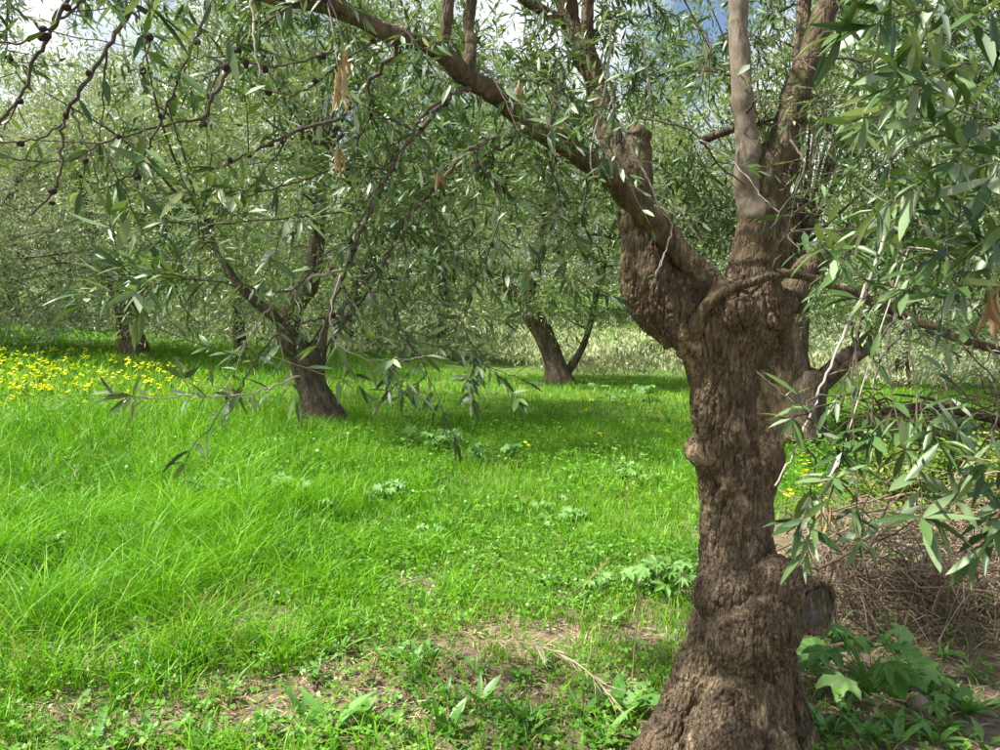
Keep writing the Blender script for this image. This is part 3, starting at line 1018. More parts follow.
# the bundle sweeping down to the left forked trunk
hand_twig([(470, 88, 2.05), (450, 96, 2.02), (425, 125, 1.98), (402, 150, 1.95), (385, 180, 1.92), (368, 215, 1.9), (354, 248, 1.88), (340, 285, 1.86), (328, 318, 1.85), (318, 345, 1.85)], 4.6, 2.2, subs=7, fruit=6, prob=0.55, start=0.6)
hand_twig([(520, 136, 2.2), (490, 140, 2.15), (462, 155, 2.1), (442, 180, 2.06), (425, 198, 2.03), (402, 225, 2.0), (388, 255, 1.98), (372, 285, 1.96), (350, 315, 1.94), (333, 340, 1.93)], 4.2, 2.0, subs=7, fruit=6, prob=0.55, start=0.6)
hand_twig([(462, 92, 2.0), (430, 108, 1.9), (412, 135, 1.85), (395, 165, 1.82), (375, 195, 1.8), (350, 240, 1.78)], 3.2, 1.4, subs=5, fruit=5, prob=0.55)
hand_twig([(345, 270, 1.86), (315, 276, 1.8), (290, 290, 1.75), (268, 310, 1.7), (250, 335, 1.67), (240, 352, 1.66)], 2.4, 1.2, 'pale_twig', subs=4, prob=0.7)
hand_twig([(325, 318, 1.85), (298, 324, 1.75), (275, 336, 1.68), (255, 362, 1.62), (243, 385, 1.6), (238, 396, 1.6)], 2.2, 1.2, subs=3, prob=0.6)
hand_twig([(300, 376, 1.62), (270, 388, 1.6), (240, 395, 1.58), (200, 396, 1.55), (160, 398, 1.53), (128, 396, 1.52)], 1.6, 0.9, 'pale_twig', subs=3, sublen=.07, prob=0.8, start=0.2)
hand_twig([(330, 250, 1.8), (290, 290, 1.7), (240, 285, 1.6), (200, 280, 1.52), (150, 276, 1.47), (105, 274, 1.44)], 1.8, 1.0, subs=6, L0=0.078, prob=0.85)
hand_twig([(360, 210, 1.8), (310, 215, 1.7), (260, 220, 1.6), (210, 224, 1.55), (165, 222, 1.5)], 1.8, 1.0, subs=6, L0=0.075, prob=0.8)
hand_twig([(350, 160, 1.9), (310, 178, 1.8), (270, 190, 1.72), (230, 205, 1.66), (200, 240, 1.62)], 1.8, 1.0, subs=6, prob=0.8, fruit=2)
hand_twig([(340, 275, 1.86), (330, 320, 1.8), (345, 350, 1.75), (390, 362, 1.7), (425, 355, 1.68)], 1.6, 0.9, 'pale_twig', subs=5, prob=0.75)
hand_twig([(370, 290, 1.9), (395, 330, 1.85), (415, 350, 1.82), (425, 375, 1.8), (400, 395, 1.78)], 1.6, 0.9, subs=6, prob=0.8)
hand_twig([(430, 200, 2.05), (440, 250, 2.0), (450, 300, 1.95), (470, 340, 1.9), (482, 370, 1.88)], 1.8, 0.9, subs=8, prob=0.8, fruit=3)
hand_twig([(480, 160, 2.1), (500, 200, 2.08), (490, 250, 2.05), (470, 290, 2.02)], 1.8, 0.9, subs=7, prob=0.8, fruit=2)
hand_twig([(545, 150, 2.26), (560, 200, 2.2), (545, 240, 2.15), (530, 280, 2.12)], 1.8, 0.9, subs=6, prob=0.8, fruit=2)
hand_twig([(590, 180, 2.35), (580, 220, 2.3), (560, 255, 2.28), (575, 290, 2.26)], 1.8, 0.9, subs=5, prob=0.75, fruit=3)
for a_, b_, c_ in (((560, 120, 2.2), (590, 140, 2.1), (630, 175, 2.05)), ((520, 70, 2.2), (550, 95, 2.1), (575, 130, 2.05)), ((600, 60, 2.3), (615, 110, 2.2), (600, 165, 2.15)),
                   ((480, 60, 2.0), (500, 90, 1.95), (520, 135, 1.9)), ((400, 20, 1.9), (420, 50, 1.85), (450, 95, 1.8)), ((640, 40, 2.4), (650, 90, 2.3), (640, 140, 2.25))):
    hand_twig([a_, b_, c_], 1.8, 0.9, subs=5, prob=0.75, L0=.06)
# grey bare twigs crossing the fork
hand_twig([(612, 20, 2.2), (608, 70, 2.25), (598, 120, 2.3), (590, 155, 2.3), (594, 180, 2.3)], 1.8, 1.2, 'pale_twig', leafy=False)
hand_twig([(620, 120, 2.35), (632, 150, 2.35), (648, 180, 2.35), (658, 205, 2.35), (672, 225, 2.36), (666, 250, 2.36), (655, 278, 2.36)], 2.0, 1.0, 'pale_twig', leafy=False, subs=2, prob=0.1)
hand_twig([(700, 140, 2.3), (725, 155, 2.3), (745, 175, 2.28), (765, 200, 2.26), (780, 212, 2.25)], 1.4, 0.8, 'pale_twig', leafy=False)
hand_twig([(655, 205, 2.35), (675, 215, 2.33), (695, 232, 2.32), (702, 248, 2.32)], 1.2, 0.8, 'pale_twig', leafy=False, subs=2, prob=0.3)
hand_twig([(640, 118, 2.6), (690, 130, 2.5), (720, 165, 2.48), (745, 185, 2.5)], 2.0, 1.2, leafy=False, subs=3, prob=0.4)
# right-hand foreground sprays
hand_twig([(905, 170, 1.9), (880, 250, 1.8), (860, 300, 1.7), (838, 345, 1.6), (818, 395, 1.52), (800, 440, 1.48), (775, 488, 1.45)], 3.2, 1.5, 'pale_twig', leafy=False)
SPRAYS = [((800, 440, 1.48), (802, 520, 1.4), .075), ((818, 395, 1.52), (792, 418, 1.45), .062), ((850, 320, 1.68), (835, 478, 1.4), .068), ((905, 330, 1.6), (870, 430, 1.45), .066), ((960, 340, 1.5), (955, 500, 1.3), .076), ((818, 395, 1.52), (842, 452, 1.42), .064), ((1010, 340, 1.5), (1000, 520, 1.3), .08), ((900, 300, 1.6), (922, 518, 1.25), .082),
          ((960, 320, 1.5), (985, 465, 1.25), .08), ((900, 300, 1.6), (905, 450, 1.35), .07), ((950, 330, 1.5), (958, 430, 1.35), .07), ((880, 250, 1.8), (860, 540, 1.45), .062),
          ((870, 230, 1.8), (800, 250, 1.4), .062), ((900, 230, 1.7), (840, 265, 1.3), .066), ((920, 220, 1.6), (905, 290, 1.3), .07), ((960, 230, 1.5), (950, 290, 1.25), .075),
          ((960, 100, 1.5), (955, 160, 1.15), .08), ((1000, 60, 1.4), (905, 85, 1.15), .078), ((1010, 100, 1.4), (990, 180, 1.15), .08), ((900, -40, 1.3), (880, 20, 1.1), .078),
          ((960, -40, 1.3), (985, 30, 1.1), .08), ((830, -40, 1.4), (840, 30, 1.15), .078), ((920, 80, 1.6), (860, 130, 1.45), .066), ((930, 140, 1.6), (890, 200, 1.4), .07),
          ((1000, 200, 1.4), (940, 255, 1.2), .075), ((1020, 260, 1.4), (985, 250, 1.2), .075), ((790, 140, 2.0), (770, 230, 1.8), .064), ((690, 20, 2.0), (700, 90, 1.9), .064),
          ((870, 60, 1.7), (815, 70, 1.6), .064), ((1020, 330, 1.5), (990, 300, 1.4), .07), ((900, 250, 1.6), (935, 350, 1.45), .066), ((890, 280, 1.7), (870, 360, 1.55), .062)]
for s_, e_, L_ in SPRAYS:
    m1 = ((s_[0] * .55 + e_[0] * .45) + rnd.normal() * 26, (s_[1] * .6 + e_[1] * .4) - 6, s_[2] * .6 + e_[2] * .4)
    low = e_[1] > 330
    hand_twig([s_, m1, e_], 1.9, 1.1, subs=1 if low else 3, sublen=0.12, L0=L_ * 1.15, spacing=0.022 if low else .024, start=0.72 if low else .5, prob=0.9)
    if low:
        o_ = [q for q in COL.objects if q.name.startswith('twig')][-1] if False else LEAVES[-1][0]
        e3 = W(*e_)
        for q in range(6):
            LEAVES.append((o_, e3, norm(np.array([rnd.normal() * 1.0, rnd.normal() * .5, rnd.normal() * .6])), norm(np.array([0, -.4, 1.0]) + rnd.normal(size=3) * .4), L_ * (.8 + .4 * rnd.random())))

# the rest of the crown grows out of the limbs towards points spread through its volume
SK = np.array(SKEL)
targets = []
rgc = np.random.default_rng(77)


def fill(n_, px0, px1, py0, py1, d0, d1):
    for _ in range(n_):
        targets.append(W(px0 + (px1 - px0) * rgc.random(), py0 + (py1 - py0) * rgc.random(), d0 + (d1 - d0) * rgc.random()))


fill(10, -40, 330, -70, 20, 1.6, 2.2)
fill(14, -60, 340, -60, 110, 2.0, 2.9)
fill(14, 250, 620, 0, 200, 2.4, 3.6)
fill(14, 120, 520, 150, 300, 2.2, 3.2)
fill(9, 200, 480, 100, 250, 1.9, 2.8)
fill(26, 330, 640, -40, 230, 2.1, 3.4)
fill(40, 330, 1000, -80, 110, 2.4, 4.2)
fill(24, 600, 780, -40, 230, 2.3, 3.6)
fill(14, 660, 760, 120, 260, 3.0, 4.2)
fill(52, 800, 1060, -60, 280, 2.0, 3.6)
fill(12, 840, 1060, 200, 340, 2.4, 3.4)
fill(22, 350, 1060, -260, -60, 1.9, 3.8)
BR = []
order = np.argsort([np.min(((SK[:, :3] - q) ** 2).sum(1)) for q in targets])
for oi in order:
    e = targets[oi]
    dd = ((SK[:, :3] - e) ** 2).sum(1)
    k = np.argmin(dd * (1 + 0.5 * rgc.random(len(dd))))
    s, rs = SK[k, :3], SK[k, 3]
    ln = np.linalg.norm(e - s)
    if ln < 0.08:
        continue
    mid = s * 0.5 + e * 0.5 + np.array([0, 0, 0.10 * ln]) + rgc.normal(size=3) * 0.07 * ln
    q3 = s * 0.2 + e * 0.8 + np.array([0, 0, 0.09 * ln]) + rgc.normal(size=3) * 0.05 * ln
    r0 = min(rs * 0.6, 0.0045 + 0.010 * ln)
    P = catmull(np.array([[*s, r0], [*mid, r0 * .7], [*q3, r0 * .5], [*e, 0.0016]]), 6)
    P = wiggle(P, 0.006)
    a = Acc()
    a.tube(P[:, :3], P[:, 3], 6)
    paths = []
    for q in range(8):
        m_ = rgc.integers(len(P) // 3, len(P) - 1)
        T = norm(P[m_ + 1, :3] - P[m_ - 1, :3])
        dr = norm(T * 0.55 + rgc.normal(size=3) * 0.75 + np.array([0, 0, 0.12]))
        l_ = 0.10 + 0.14 * rgc.random()
        Q = catmull(np.array([P[m_, :3], P[m_, :3] + dr * l_ * .5, P[m_, :3] + dr * l_ + np.array([0, 0, -.01])]), 3)
        a.tube(Q, np.linspace(max(P[m_, 3] * .5, .0016), .001, len(Q)), 4, cap=False)
        paths.append(Q)
    o = link('branch', a.mesh('branch', off=base), M['twig'], oak)
    twig_leaves(o, P[:, :3], 0.056, 0.040, 0.4, prob=0.8)
    for Q in paths:
        twig_leaves(o, Q, 0.056, 0.022, 0.1, prob=0.9)
    SK = np.vstack([SK, P[6:-3:2]])
    if e[0] < 0.2 and rgc.random() < 0.5:
        FRUIT.append((o, P[-6, :3] + np.array([0, 0, -.008]), 0.007))

# the 300 leaves that show largest are parts of their own, the rest is one mass
lp = np.array([l_[1] for l_ in LEAVES])
ld = np.array([l_[2] for l_ in LEAVES])
lu = np.array([l_[3] for l_ in LEAVES])
ll = np.array([l_[4] for l_ in LEAVES])
tips = lp + ld * ll[:, None]


def project(p_):
    q = p_ - np.array([0, 0, EYE])
    zc = q[:, 1] * math.cos(PITCH) - q[:, 2] * math.sin(PITCH)
    yc = q[:, 1] * math.sin(PITCH) + q[:, 2] * math.cos(PITCH)
    return 500 + FPX * q[:, 0] / np.maximum(zc, .05), 375 - FPX * yc / np.maximum(zc, .05), zc


x0, y0, zc0 = project(lp)
x1, y1, zc1 = project(tips)
ok_d = np.minimum(zc0, zc1) > 0.8            # nothing right in front of the lens
xm, ym, zm = (x0 + x1) / 2, (y0 + y1) / 2, (zc0 + zc1) / 2
hr = np.random.default_rng(5).random(len(xm))
# the fork is kept open by pruning: few leaves grow on the camera's side of the upright limbs
ok_d &= ~((xm > 690) & (xm < 815 + (290 - ym) * .12) & (ym < 292) & (zm < 2.62) & (hr < .85))
ok_d &= ~((xm > 615) & (xm < 700) & (ym > 110) & (ym < 300) & (zm < 2.6) & (hr < .75))
ok_d &= ~((xm > 630) & (xm < 780) & (ym >= 292) & (ym < 400) & (hr < .9))
ok_d &= ~((xm > 780) & (xm < 1000) & (ym > 335) & (ym < 420) & (hr < .55))
size = np.hypot(x1 - x0, y1 - y0)
inside = (x0 > 5) & (x0 < 995) & (y0 > 5) & (y0 < 745) & (x1 > 0) & (x1 < 1000) & (y1 > 0)
rank = np.argsort(-np.where(inside & ok_d, size, 0))[:300]
single = np.zeros(len(LEAVES), bool)
single[rank] = True
print('near leaves', len(LEAVES))
for q in rank:
    o = link('leaf', LEAF_MESHES[int(rnd.integers(len(LEAF_MESHES)))], None, LEAVES[q][0])
    o.matrix_local = leaf_matrix(lp[q] - base, ld[q], lu[q], ll[q])
rest = ~single & ok_d
A = Acc()
nr = int(rest.sum())
add_leaves(A, lp[rest], ld[rest], lu[rest], ll[rest], ll[rest] * 0.215 * (0.85 + 0.3 * rnd.random(nr)), rnd.random(nr) ** 1.2, 'mid')
fo = link('foliage', A.mesh('foliage', off=base), M['leaf_crown'], oak)
fo['kind'] = 'stuff'

# shrivelled olives
ph = np.linspace(0.05, math.pi - 0.05, 6)
A = Acc()
V = A.tube(np.array([[0, 0, 1.2 * math.cos(q)] for q in ph]), np.sin(ph), 8, rough=0.3, seed=4)
fm = A.mesh('shrivelled_olive')
fm.materials.append(M['fruit'])
for o_, p_, r_ in FRUIT:
    f = link('shrivelled_olive', fm, None, o_)
    f.location = p_ - base
    f.scale = (r_, r_, r_)
    f.rotation_euler = tuple(rnd.random(3) * 3)

# bunches of dead leaves
for (px, py, dd), n_, L_ in (((338, 70, 1.7), 9, .085), ((345, 50, 1.72), 5, .07), ((338, 150, 1.75), 4, .06), ((995, 285, 1.3), 7, .09), ((828, 500, 1.5), 4, .075), ((520, 82, 2.1), 8, .07), ((440, 170, 2.0), 5, .06)):
    anchor = W(px, py, dd)
    k = int(np.argmin(((SK[:, :3] - anchor) ** 2).sum(1)))
    s = SK[k, :3]
    a = Acc()
    Q = catmull(np.array([s, (s + anchor) / 2 + np.array([0, 0, .02]), anchor]), 4)
    a.tube(Q, np.linspace(.0022, .0012, len(Q)), 5)
    tw_ = link('twig', a.mesh('twig', off=base), M['pale_twig'], oak)
    for q in range(n_):
        o = link('dry_leaf', DRY_MESHES[q % 2], None, tw_)
        dr = norm(np.array([0, 0, -1.0]) + rnd.normal(size=3) * 0.2)
        o.matrix_local = leaf_matrix(anchor + rnd.normal(size=3) * .008 - base, dr, rnd.normal(size=3), L_ * (.7 + .5 * rnd.random()))

# ------------------------------------------------------------------ grass
TRUNKS = [(base[0], base[1], .30), (W(772, 600, 2.95)[0], 2.95, .14)]


def polar(n_, r0, r1, power, rg, half=0.95):
    r = (r0 ** power + (r1 ** power - r0 ** power) * rg.random(n_)) ** (1 / power)
    th = (rg.random(n_) * 2 - 1) * half
    return r * np.sin(th), r * np.cos(th)


def tallness(x, y):
    """height of the sward: knee-deep at left, short in the middle"""
    left = sstep(-0.35, -1.6, x + (y - 3.0) * 0.12) * sstep(2.9, 4.0, y + 0.25 * (-x))
    h = 0.10 + 0.26 * left * np.clip(1.9 * n2(x, y, 2.2, 31) - .3, .15, 1.3) + 0.05 * n2(x, y, 0.8, 33) + 0.03 * sstep(4, 8, y)
    h = h * (1 - 0.5 * sstep(9, 14, y)) + 0.06 * sstep(9, 14, y)
    return h


def blades(acc, x, y, h, w, lean, tint, rg, segs=3):
    n_ = len(x)
    z = ground_z(x, y) - 0.008
    th = rg.random(n_) * 6.283
    wind = np.array([0.0, 0.0])
    dx, dy = np.cos(th) + wind[0], np.sin(th) + wind[1]
    face = rg.random(n_) * 6.283
    sx, sy = np.cos(face), np.sin(face)
    V = []
    ts = np.linspace(0, 1, segs + 1)
    for q, s in enumerate(ts):
        cx = x + dx * h * lean * s ** 2
        cy = y + dy * h * lean * s ** 2
        cz = z + h * (s - 0.38 * np.minimum(lean, 1.3) * s ** 2.6)
        if q < segs:
            ww = w * (1 - 0.55 * s ** 1.5) * 0.5
            V.append(np.stack([cx - sx * ww, cy - sy * ww, cz], 1))
            V.append(np.stack([cx + sx * ww, cy + sy * ww, cz], 1))
        else:
            V.append(np.stack([cx, cy, cz], 1))
    K = 2 * segs + 1
    P_ = np.stack(V, 1).reshape(-1, 3)
    o = (np.arange(n_) * K)[:, None, None]
    q_ = np.array([[2 * k, 2 * k + 1, 2 * k + 3, 2 * k + 2] for k in range(segs - 1)])
    t_ = np.array([[2 * segs - 2, 2 * segs - 1, 2 * segs]])
    acc.add(P_, (q_[None] + o).reshape(-1, 4), (t_[None] + o).reshape(-1, 3), np.repeat(tint, K))


def off_trunks(x, y):
    k = np.ones(len(x), bool)
    for tx, ty, tr_ in TRUNKS:
        k &= np.hypot(x - tx, y - ty) > tr_
    return k


rg = np.random.default_rng(3)
A = Acc()
for n_, r0, r1, pw, segs, wmin in ((74000, 1.3, 5.2, 1.5, 3, .0055), (90000, 5.0, 10.0, 1.3, 2, .0075), (80000, 9.8, 24.0, 1.2, 2, .013)):
    x, y = polar(n_, r0, r1, pw, rg)
    bare = bareness(x, y)
    dens = (0.35 + 0.9 * n2(x, y, 2.2, 41)) * (1 - 0.70 * bare) * (1 - 0.93 * brushy(x, y))
    near_thin = 1 - 0.55 * (1 - sstep(2.3, 3.6, y)) * sstep(-1.6, -0.4, x) - 0.25 * (1 - sstep(2.2, 3.0, y))
    keep = (rg.random(n_) < dens * near_thin) & off_trunks(x, y)
    if r1 > 20:
        keep &= ~((y > 18) & (np.abs(x - 2.5) < 4))
    x, y, bare = x[keep], y[keep], bare[keep]
    m_ = len(x)
    h = tallness(x, y) * (0.55 + 0.7 * rg.random(m_)) * (1 - 0.45 * bare)
    w = wmin * (0.55 + 0.9 * rg.random(m_) ** 1.5)
    tall = sstep(0.18, 0.32, h)
    lean = 0.25 + 0.5 * rg.random(m_) + 0.5 * tall * rg.random(m_)
    patch = n2(x, y, 0.9, 43)
    tint = np.clip(0.03 + 0.70 * rg.random(m_) + 0.9 * (patch - 0.5) + 0.5 * (n2(x, y, 3.1, 47) - .5) + 0.14 * sstep(4, 9, y), 0, 0.86)
    dry = rg.random(m_) < 0.045 + 0.18 * bare + 0.22 * (y < 3.9) * sstep(.4, .65, n2(x, y, 2.0, 48))
    tint = np.where(dry, 0.88 + 0.12 * rg.random(m_), tint)
    blades(A, x, y, h, w, lean, tint, rg, segs)
# long arching blades in tussocks at left
tx, ty = polar(300, 2.3, 7.5, 1.4, rg, 0.75)
k = (tx < -0.1 - 0.10 * (ty - 3))
tx, ty = tx[k], ty[k]
x = np.repeat(tx, 45) + rg.normal(size=len(tx) * 45) * .06
y = np.repeat(ty, 45) + rg.normal(size=len(tx) * 45) * .06
k = rg.random(len(x)) < (1 - 0.95 * bareness(x, y))
x, y = x[k], y[k]
m_ = len(x)
blades(A, x, y, tallness(x, y) * (1.0 + 0.7 * rg.random(m_)), 0.0060 * (.6 + .8 * rg.random(m_)), 0.35 + 0.9 * rg.random(m_), np.clip(0.25 + 0.5 * rg.random(m_), 0, .86), rg, 4)
gr = link('grass', A.mesh('grass'), M['grass'])
tag(gr, 'bright green grass covering the clearing', 'grass', kind='stuff')

# low broad-leaved ground cover between the blades
A = Acc()
for n_, r0, r1, L_ in ((22000, 1.6, 5.0, .022), (22000, 4.5, 11.0, .032)):
    x, y = polar(n_, r0, r1, 1.5, rg)
    k = (rg.random(n_) < np.maximum(sstep(.38, .62, n2(x, y, 1.6, 51)), .55 * (y < 3.3)) * (1 - .5 * bareness(x, y)) * (1 - .8 * brushy(x, y))) & off_trunks(x, y)
    x, y = x[k], y[k]
    m_ = len(x)
    zz = ground_z(x, y) + 0.02 + 0.09 * rg.random(m_) * (1 + sstep(4, 8, y))
    c = np.stack([x, y, zz], 1)
    th = rg.random(m_) * 6.283
    tn = np.clip(rg.random(m_) * .7 + .4 * (n2(x, y, 1.0, 53) - .2), 0, 1)
    for q in range(3):
        a_ = th + q * 2.094
        dr = np.stack([np.cos(a_), np.sin(a_), 0.25 + 0.3 * rg.normal(size=m_)], 1)
        up = norm(np.array([0, 0, 1.0]) + rg.normal(size=(m_, 3)) * .35)
        L = L_ * (.6 + .7 * rg.random(m_))
        add_leaves(A, c, dr, up, L, L * .75, tn, 'far')
gc = link('ground_cover', A.mesh('ground_cover'), M['cover'])
tag(gc, 'low broad-leaved clover-like ground cover among the grass', 'ground cover', kind='stuff')

# straw and litter on the bare soil
A = Acc()
x, y = polar(26000, 1.6, 6.0, 1.5, rg)
k = rg.random(len(x)) < np.maximum(bareness(x, y) * .9, np.maximum(.45 * brushy(x, y), 0.12 * (y < 3.8)))
x, y = x[k], y[k]
m_ = len(x)
a_ = rg.random(m_) * 6.283
c = np.stack([x, y, ground_z(x, y) + 0.004 + 0.014 * rg.random(m_)], 1)
add_leaves(A, c, np.stack([np.cos(a_), np.sin(a_), rg.normal(size=m_) * .10], 1), norm(np.array([0, 0, 1.0]) + rg.normal(size=(m_, 3)) * .3),
           .04 + .12 * rg.random(m_), .003 + .003 * rg.random(m_), rg.random(m_), 'far')
x, y = polar(3000, 1.8, 5.0, 1.5, rg)
k = rg.random(len(x)) < np.maximum(bareness(x, y), np.maximum(brushy(x, y), 0.12))
x, y = x[k], y[k]
m_ = len(x)
a_ = rg.random(m_) * 6.283
c = np.stack([x, y, ground_z(x, y) + 0.006 + 0.01 * rg.random(m_)], 1)
add_leaves(A, c, np.stack([np.cos(a_), np.sin(a_), rg.normal(size=m_) * .2], 1), norm(np.array([0, 0, 1.0]) + rg.normal(size=(m_, 3)) * .4),
           .03 + .03 * rg.random(m_), .008 + .006 * rg.random(m_), rg.random(m_), 'mid')
st = link('straw_litter', A.mesh('straw_litter'), M['straw'])
tag(st, 'dry straw and dead leaves strewn on the bare soil', 'litter', kind='stuff')

# pale dry meadow beyond the clearing
A = Acc()
x = rg.uniform(-16, 24, 90000)
y = 17.0 + 24 * rg.random(90000) ** 1.25
dome = n2(x, y, .45, 61)
k = (dome > .36) & ((y > 22) | (x > 0.8 + 0 * y))
x, y, dome = x[k], y[k], dome[k]
m_ = len(x)
hh = (.25 + 2.0 * np.clip(dome - .38, 0, 1) * (1 + 0.03 * (y - 17))) * (rg.random(m_) ** .6)
c = np.stack([x, y, ground_z(x, y) + hh], 1)
L = .13 + .13 * rg.random(m_)
add_leaves(A, c, rg.normal(size=(m_, 3)) * .6 + np.array([0, 0, 1.0]), rg.normal(size=(m_, 3)), L, L * .22, np.clip(.5 * rg.random(m_) + .8 * (n2(x, y, .3, 63) - .2), 0, 1), 'far')
md = link('dry_meadow', A.mesh('dry_meadow'), M['meadow'])
tag(md, 'pale tall dry grass and scrub beyond the clearing', 'dry grass', kind='stuff')

# ------------------------------------------------------------------ yellow flowers
A = Acc()
stem_top = []
for q in range(4):
    a_ = q * 1.7
    e = np.array([math.cos(a_) * .022, math.sin(a_) * .022, 0.20 + .018 * (q % 3)])
    stem_top.append(e)
    A.tube(np.array([[0, 0, 0], e * np.array([.4, .4, .5]), e]), [.0025, .002, .0018], 3, attr=0.2, cap=False)
stem_q = len(A.q)
fl = Acc()
for e in stem_top:
    for q in range(5):
        b_ = q * 1.2566 + e[0] * 100
        dr = np.array([[math.cos(b_), math.sin(b_), 0.45]])
        add_leaves(fl, e[None], dr, np.array([[0, 0, 1.0]]), np.array([.026]), np.array([.024]), np.array([random.random()]), 'far')
ns = A.n
for vv, qq, aa in zip(fl.v, fl.q, fl.a):
    A.add(vv, qq - qq.min() if len(qq) else None, None, aa)
flower_me = A.mesh('yellow_flower', smooth=False)
flower_me.materials.append(M['cover'])
flower_me.materials.append(M['petal'])
mi = np.zeros(len(flower_me.polygons), np.int32)
mi[-20:] = 1
nstem = sum(len(q) for q in A.q[:stem_q])
mi[:] = 0
mi[nstem:] = 1
flower_me.polygons.foreach_set('material_index', mi)


def flowers(px_list, label, group, h=1.0):
    for px, py in px_list:
        p_ = hit(px, py)
        o = link('yellow_flower', flower_me)
        o.location = p_ - np.array([0, 0, 0.01])
        s = h * (0.55 + 0.55 * rnd.random())
        o.scale = (s, s, s)
        o.rotation_euler = (rnd.normal() * .3, rnd.normal() * .3, rnd.random() * 6)
        tag(o, label, 'flower', group)


pl = []
while len(pl) < 270:
    px, py = rnd.uniform(-20, 190), rnd.normal(380, 18)
    if 352 < py < 420 and rnd.random() < 1.05 - (px / 190) * 0.85 and not (px > 110 and py < 365):
        pl.append((px, py))
flowers(pl, 'small yellow wildflower in the dense patch in front of the far left olive trunk', 'yellow flowers at left')
flowers([(rnd.uniform(140, 215), rnd.uniform(375, 415)) for _ in range(22)], 'yellow wildflower in the sparse edge of the patch left of the forked trunk', 'yellow flowers beside the forked trunk')
flowers([(rnd.uniform(820, 905), rnd.uniform(424, 436)) for _ in range(45)], 'yellow wildflower in the small patch behind the near trunk at right', 'yellow flowers at right')
flowers([(523, 462)], 'lone yellow wildflower in the middle of the green clearing', None, 1.0)
flowers([(rnd.uniform(560, 690), rnd.uniform(398, 450)) for _ in range(14)], 'scattered yellow wildflower on the clearing left of the near trunk', 'scattered yellow flowers by the near trunk')
flowers([(rnd.uniform(785, 850), rnd.uniform(470, 520)) for _ in range(12)], 'yellow wildflower low in the grass right of the near trunk', 'yellow flowers low beside the near trunk')


# ------------------------------------------------------------------ broad-leaved plants in the foreground
def weed_leaf(name, ratio, curl, wave, mat):
    st = np.linspace(0, 1, 8)
    V = []
    for s in st:
        w = ratio * (0.10 + 0.9 * math.sin(math.pi * min(1, s ** 0.75 * 1.0)) ** 0.8) * (1 if s < 1 else 0.05) * (0.25 + 0.75 * sstep(0, .35, s))
        z = 0.25 * curl * s - 0.35 * curl * s * s
        e = wave * math.sin(s * 17)
        V += [[s, -w * .5, z + .10 * w + e], [s, 0, z], [s, w * .5, z + .10 * w - e]]
    q = []
    for k in range(7):
        b_ = 3 * k
        q += [(b_, b_ + 3, b_ + 4, b_ + 1), (b_ + 1, b_ + 4, b_ + 5, b_ + 2)]
    a = Acc()
    a.add(V, q)
    me = a.mesh(name)
    me.materials.append(mat)
    return me


WEED = [weed_leaf('weed_leaf', r_, c_, w_, M['weed']) for r_, c_, w_ in ((.26, 1, .012), (.22, 1.5, .015), (.30, .6, .01), (.18, 1.2, .006))]


def lobed_leaf(name, lobes, depth, mat, seed=0):
    """flat palmate leaf, unit radius, stalk joint at the origin"""
    n_ = lobes * 8
    th = np.linspace(-2.7, 2.7, n_)
    r = 1 - depth * (0.5 + 0.5 * np.cos(th * lobes * 2 * math.pi / 5.4)) * 1.0
    r = r * (1 + 0.05 * np.sin(th * 23 + seed))
    V = [[0, 0, 0]] + [[.25 + r_ * math.cos(a_) * .75, r_ * math.sin(a_) * .75, 0.16 * r_ * r_ * math.cos(lobes * a_ * 1.16) - .12 * r_ ** 2] for r_, a_ in zip(r, th)]
    a = Acc()
    a.add(V, None, [(0, k, k + 1) for k in range(1, n_)])
    me = a.mesh(name)
    me.materials.append(mat)
    return me


LOBED = [lobed_leaf('lobed_leaf', 5, .45, M['mallow'], 1), lobed_leaf('lobed_leaf', 5, .35, M['mallow'], 2), lobed_leaf('lobed_leaf', 7, .5, M['mallow'], 3)]
ROUND = [lobed_leaf('round_leaf', 5, .14, M['mallow'], 4), lobed_leaf('round_leaf', 7, .12, M['mallow'], 5)]


def rosette(px, py, size, n_, label, group=None, upright=0.9, name='weed_plant', cat='weed'):
    p_ = hit(px, py)
    root = empty(name, p_, label, cat, group)
    root.rotation_euler = (0, 0, rnd.random() * 6.28)
    for q in range(n_):
        a_ = q * 2.4 + rnd.normal() * .3
        el = upright * (0.35 + 0.75 * rnd.random())
        dr = np.array([math.cos(a_) * math.cos(el), math.sin(a_) * math.cos(el), math.sin(el)])
        o = link('leaf', WEED[int(rnd.integers(len(WEED)))], None, root)
        o.matrix_local = leaf_matrix(np.array([math.cos(a_) * .01, math.sin(a_) * .01, 0.0]), dr, np.array([-math.cos(a_) * .6, -math.sin(a_) * .6, 1.0]) + rnd.normal(size=3) * .15, size * (0.6 + 0.5 * rnd.random()))
    return root


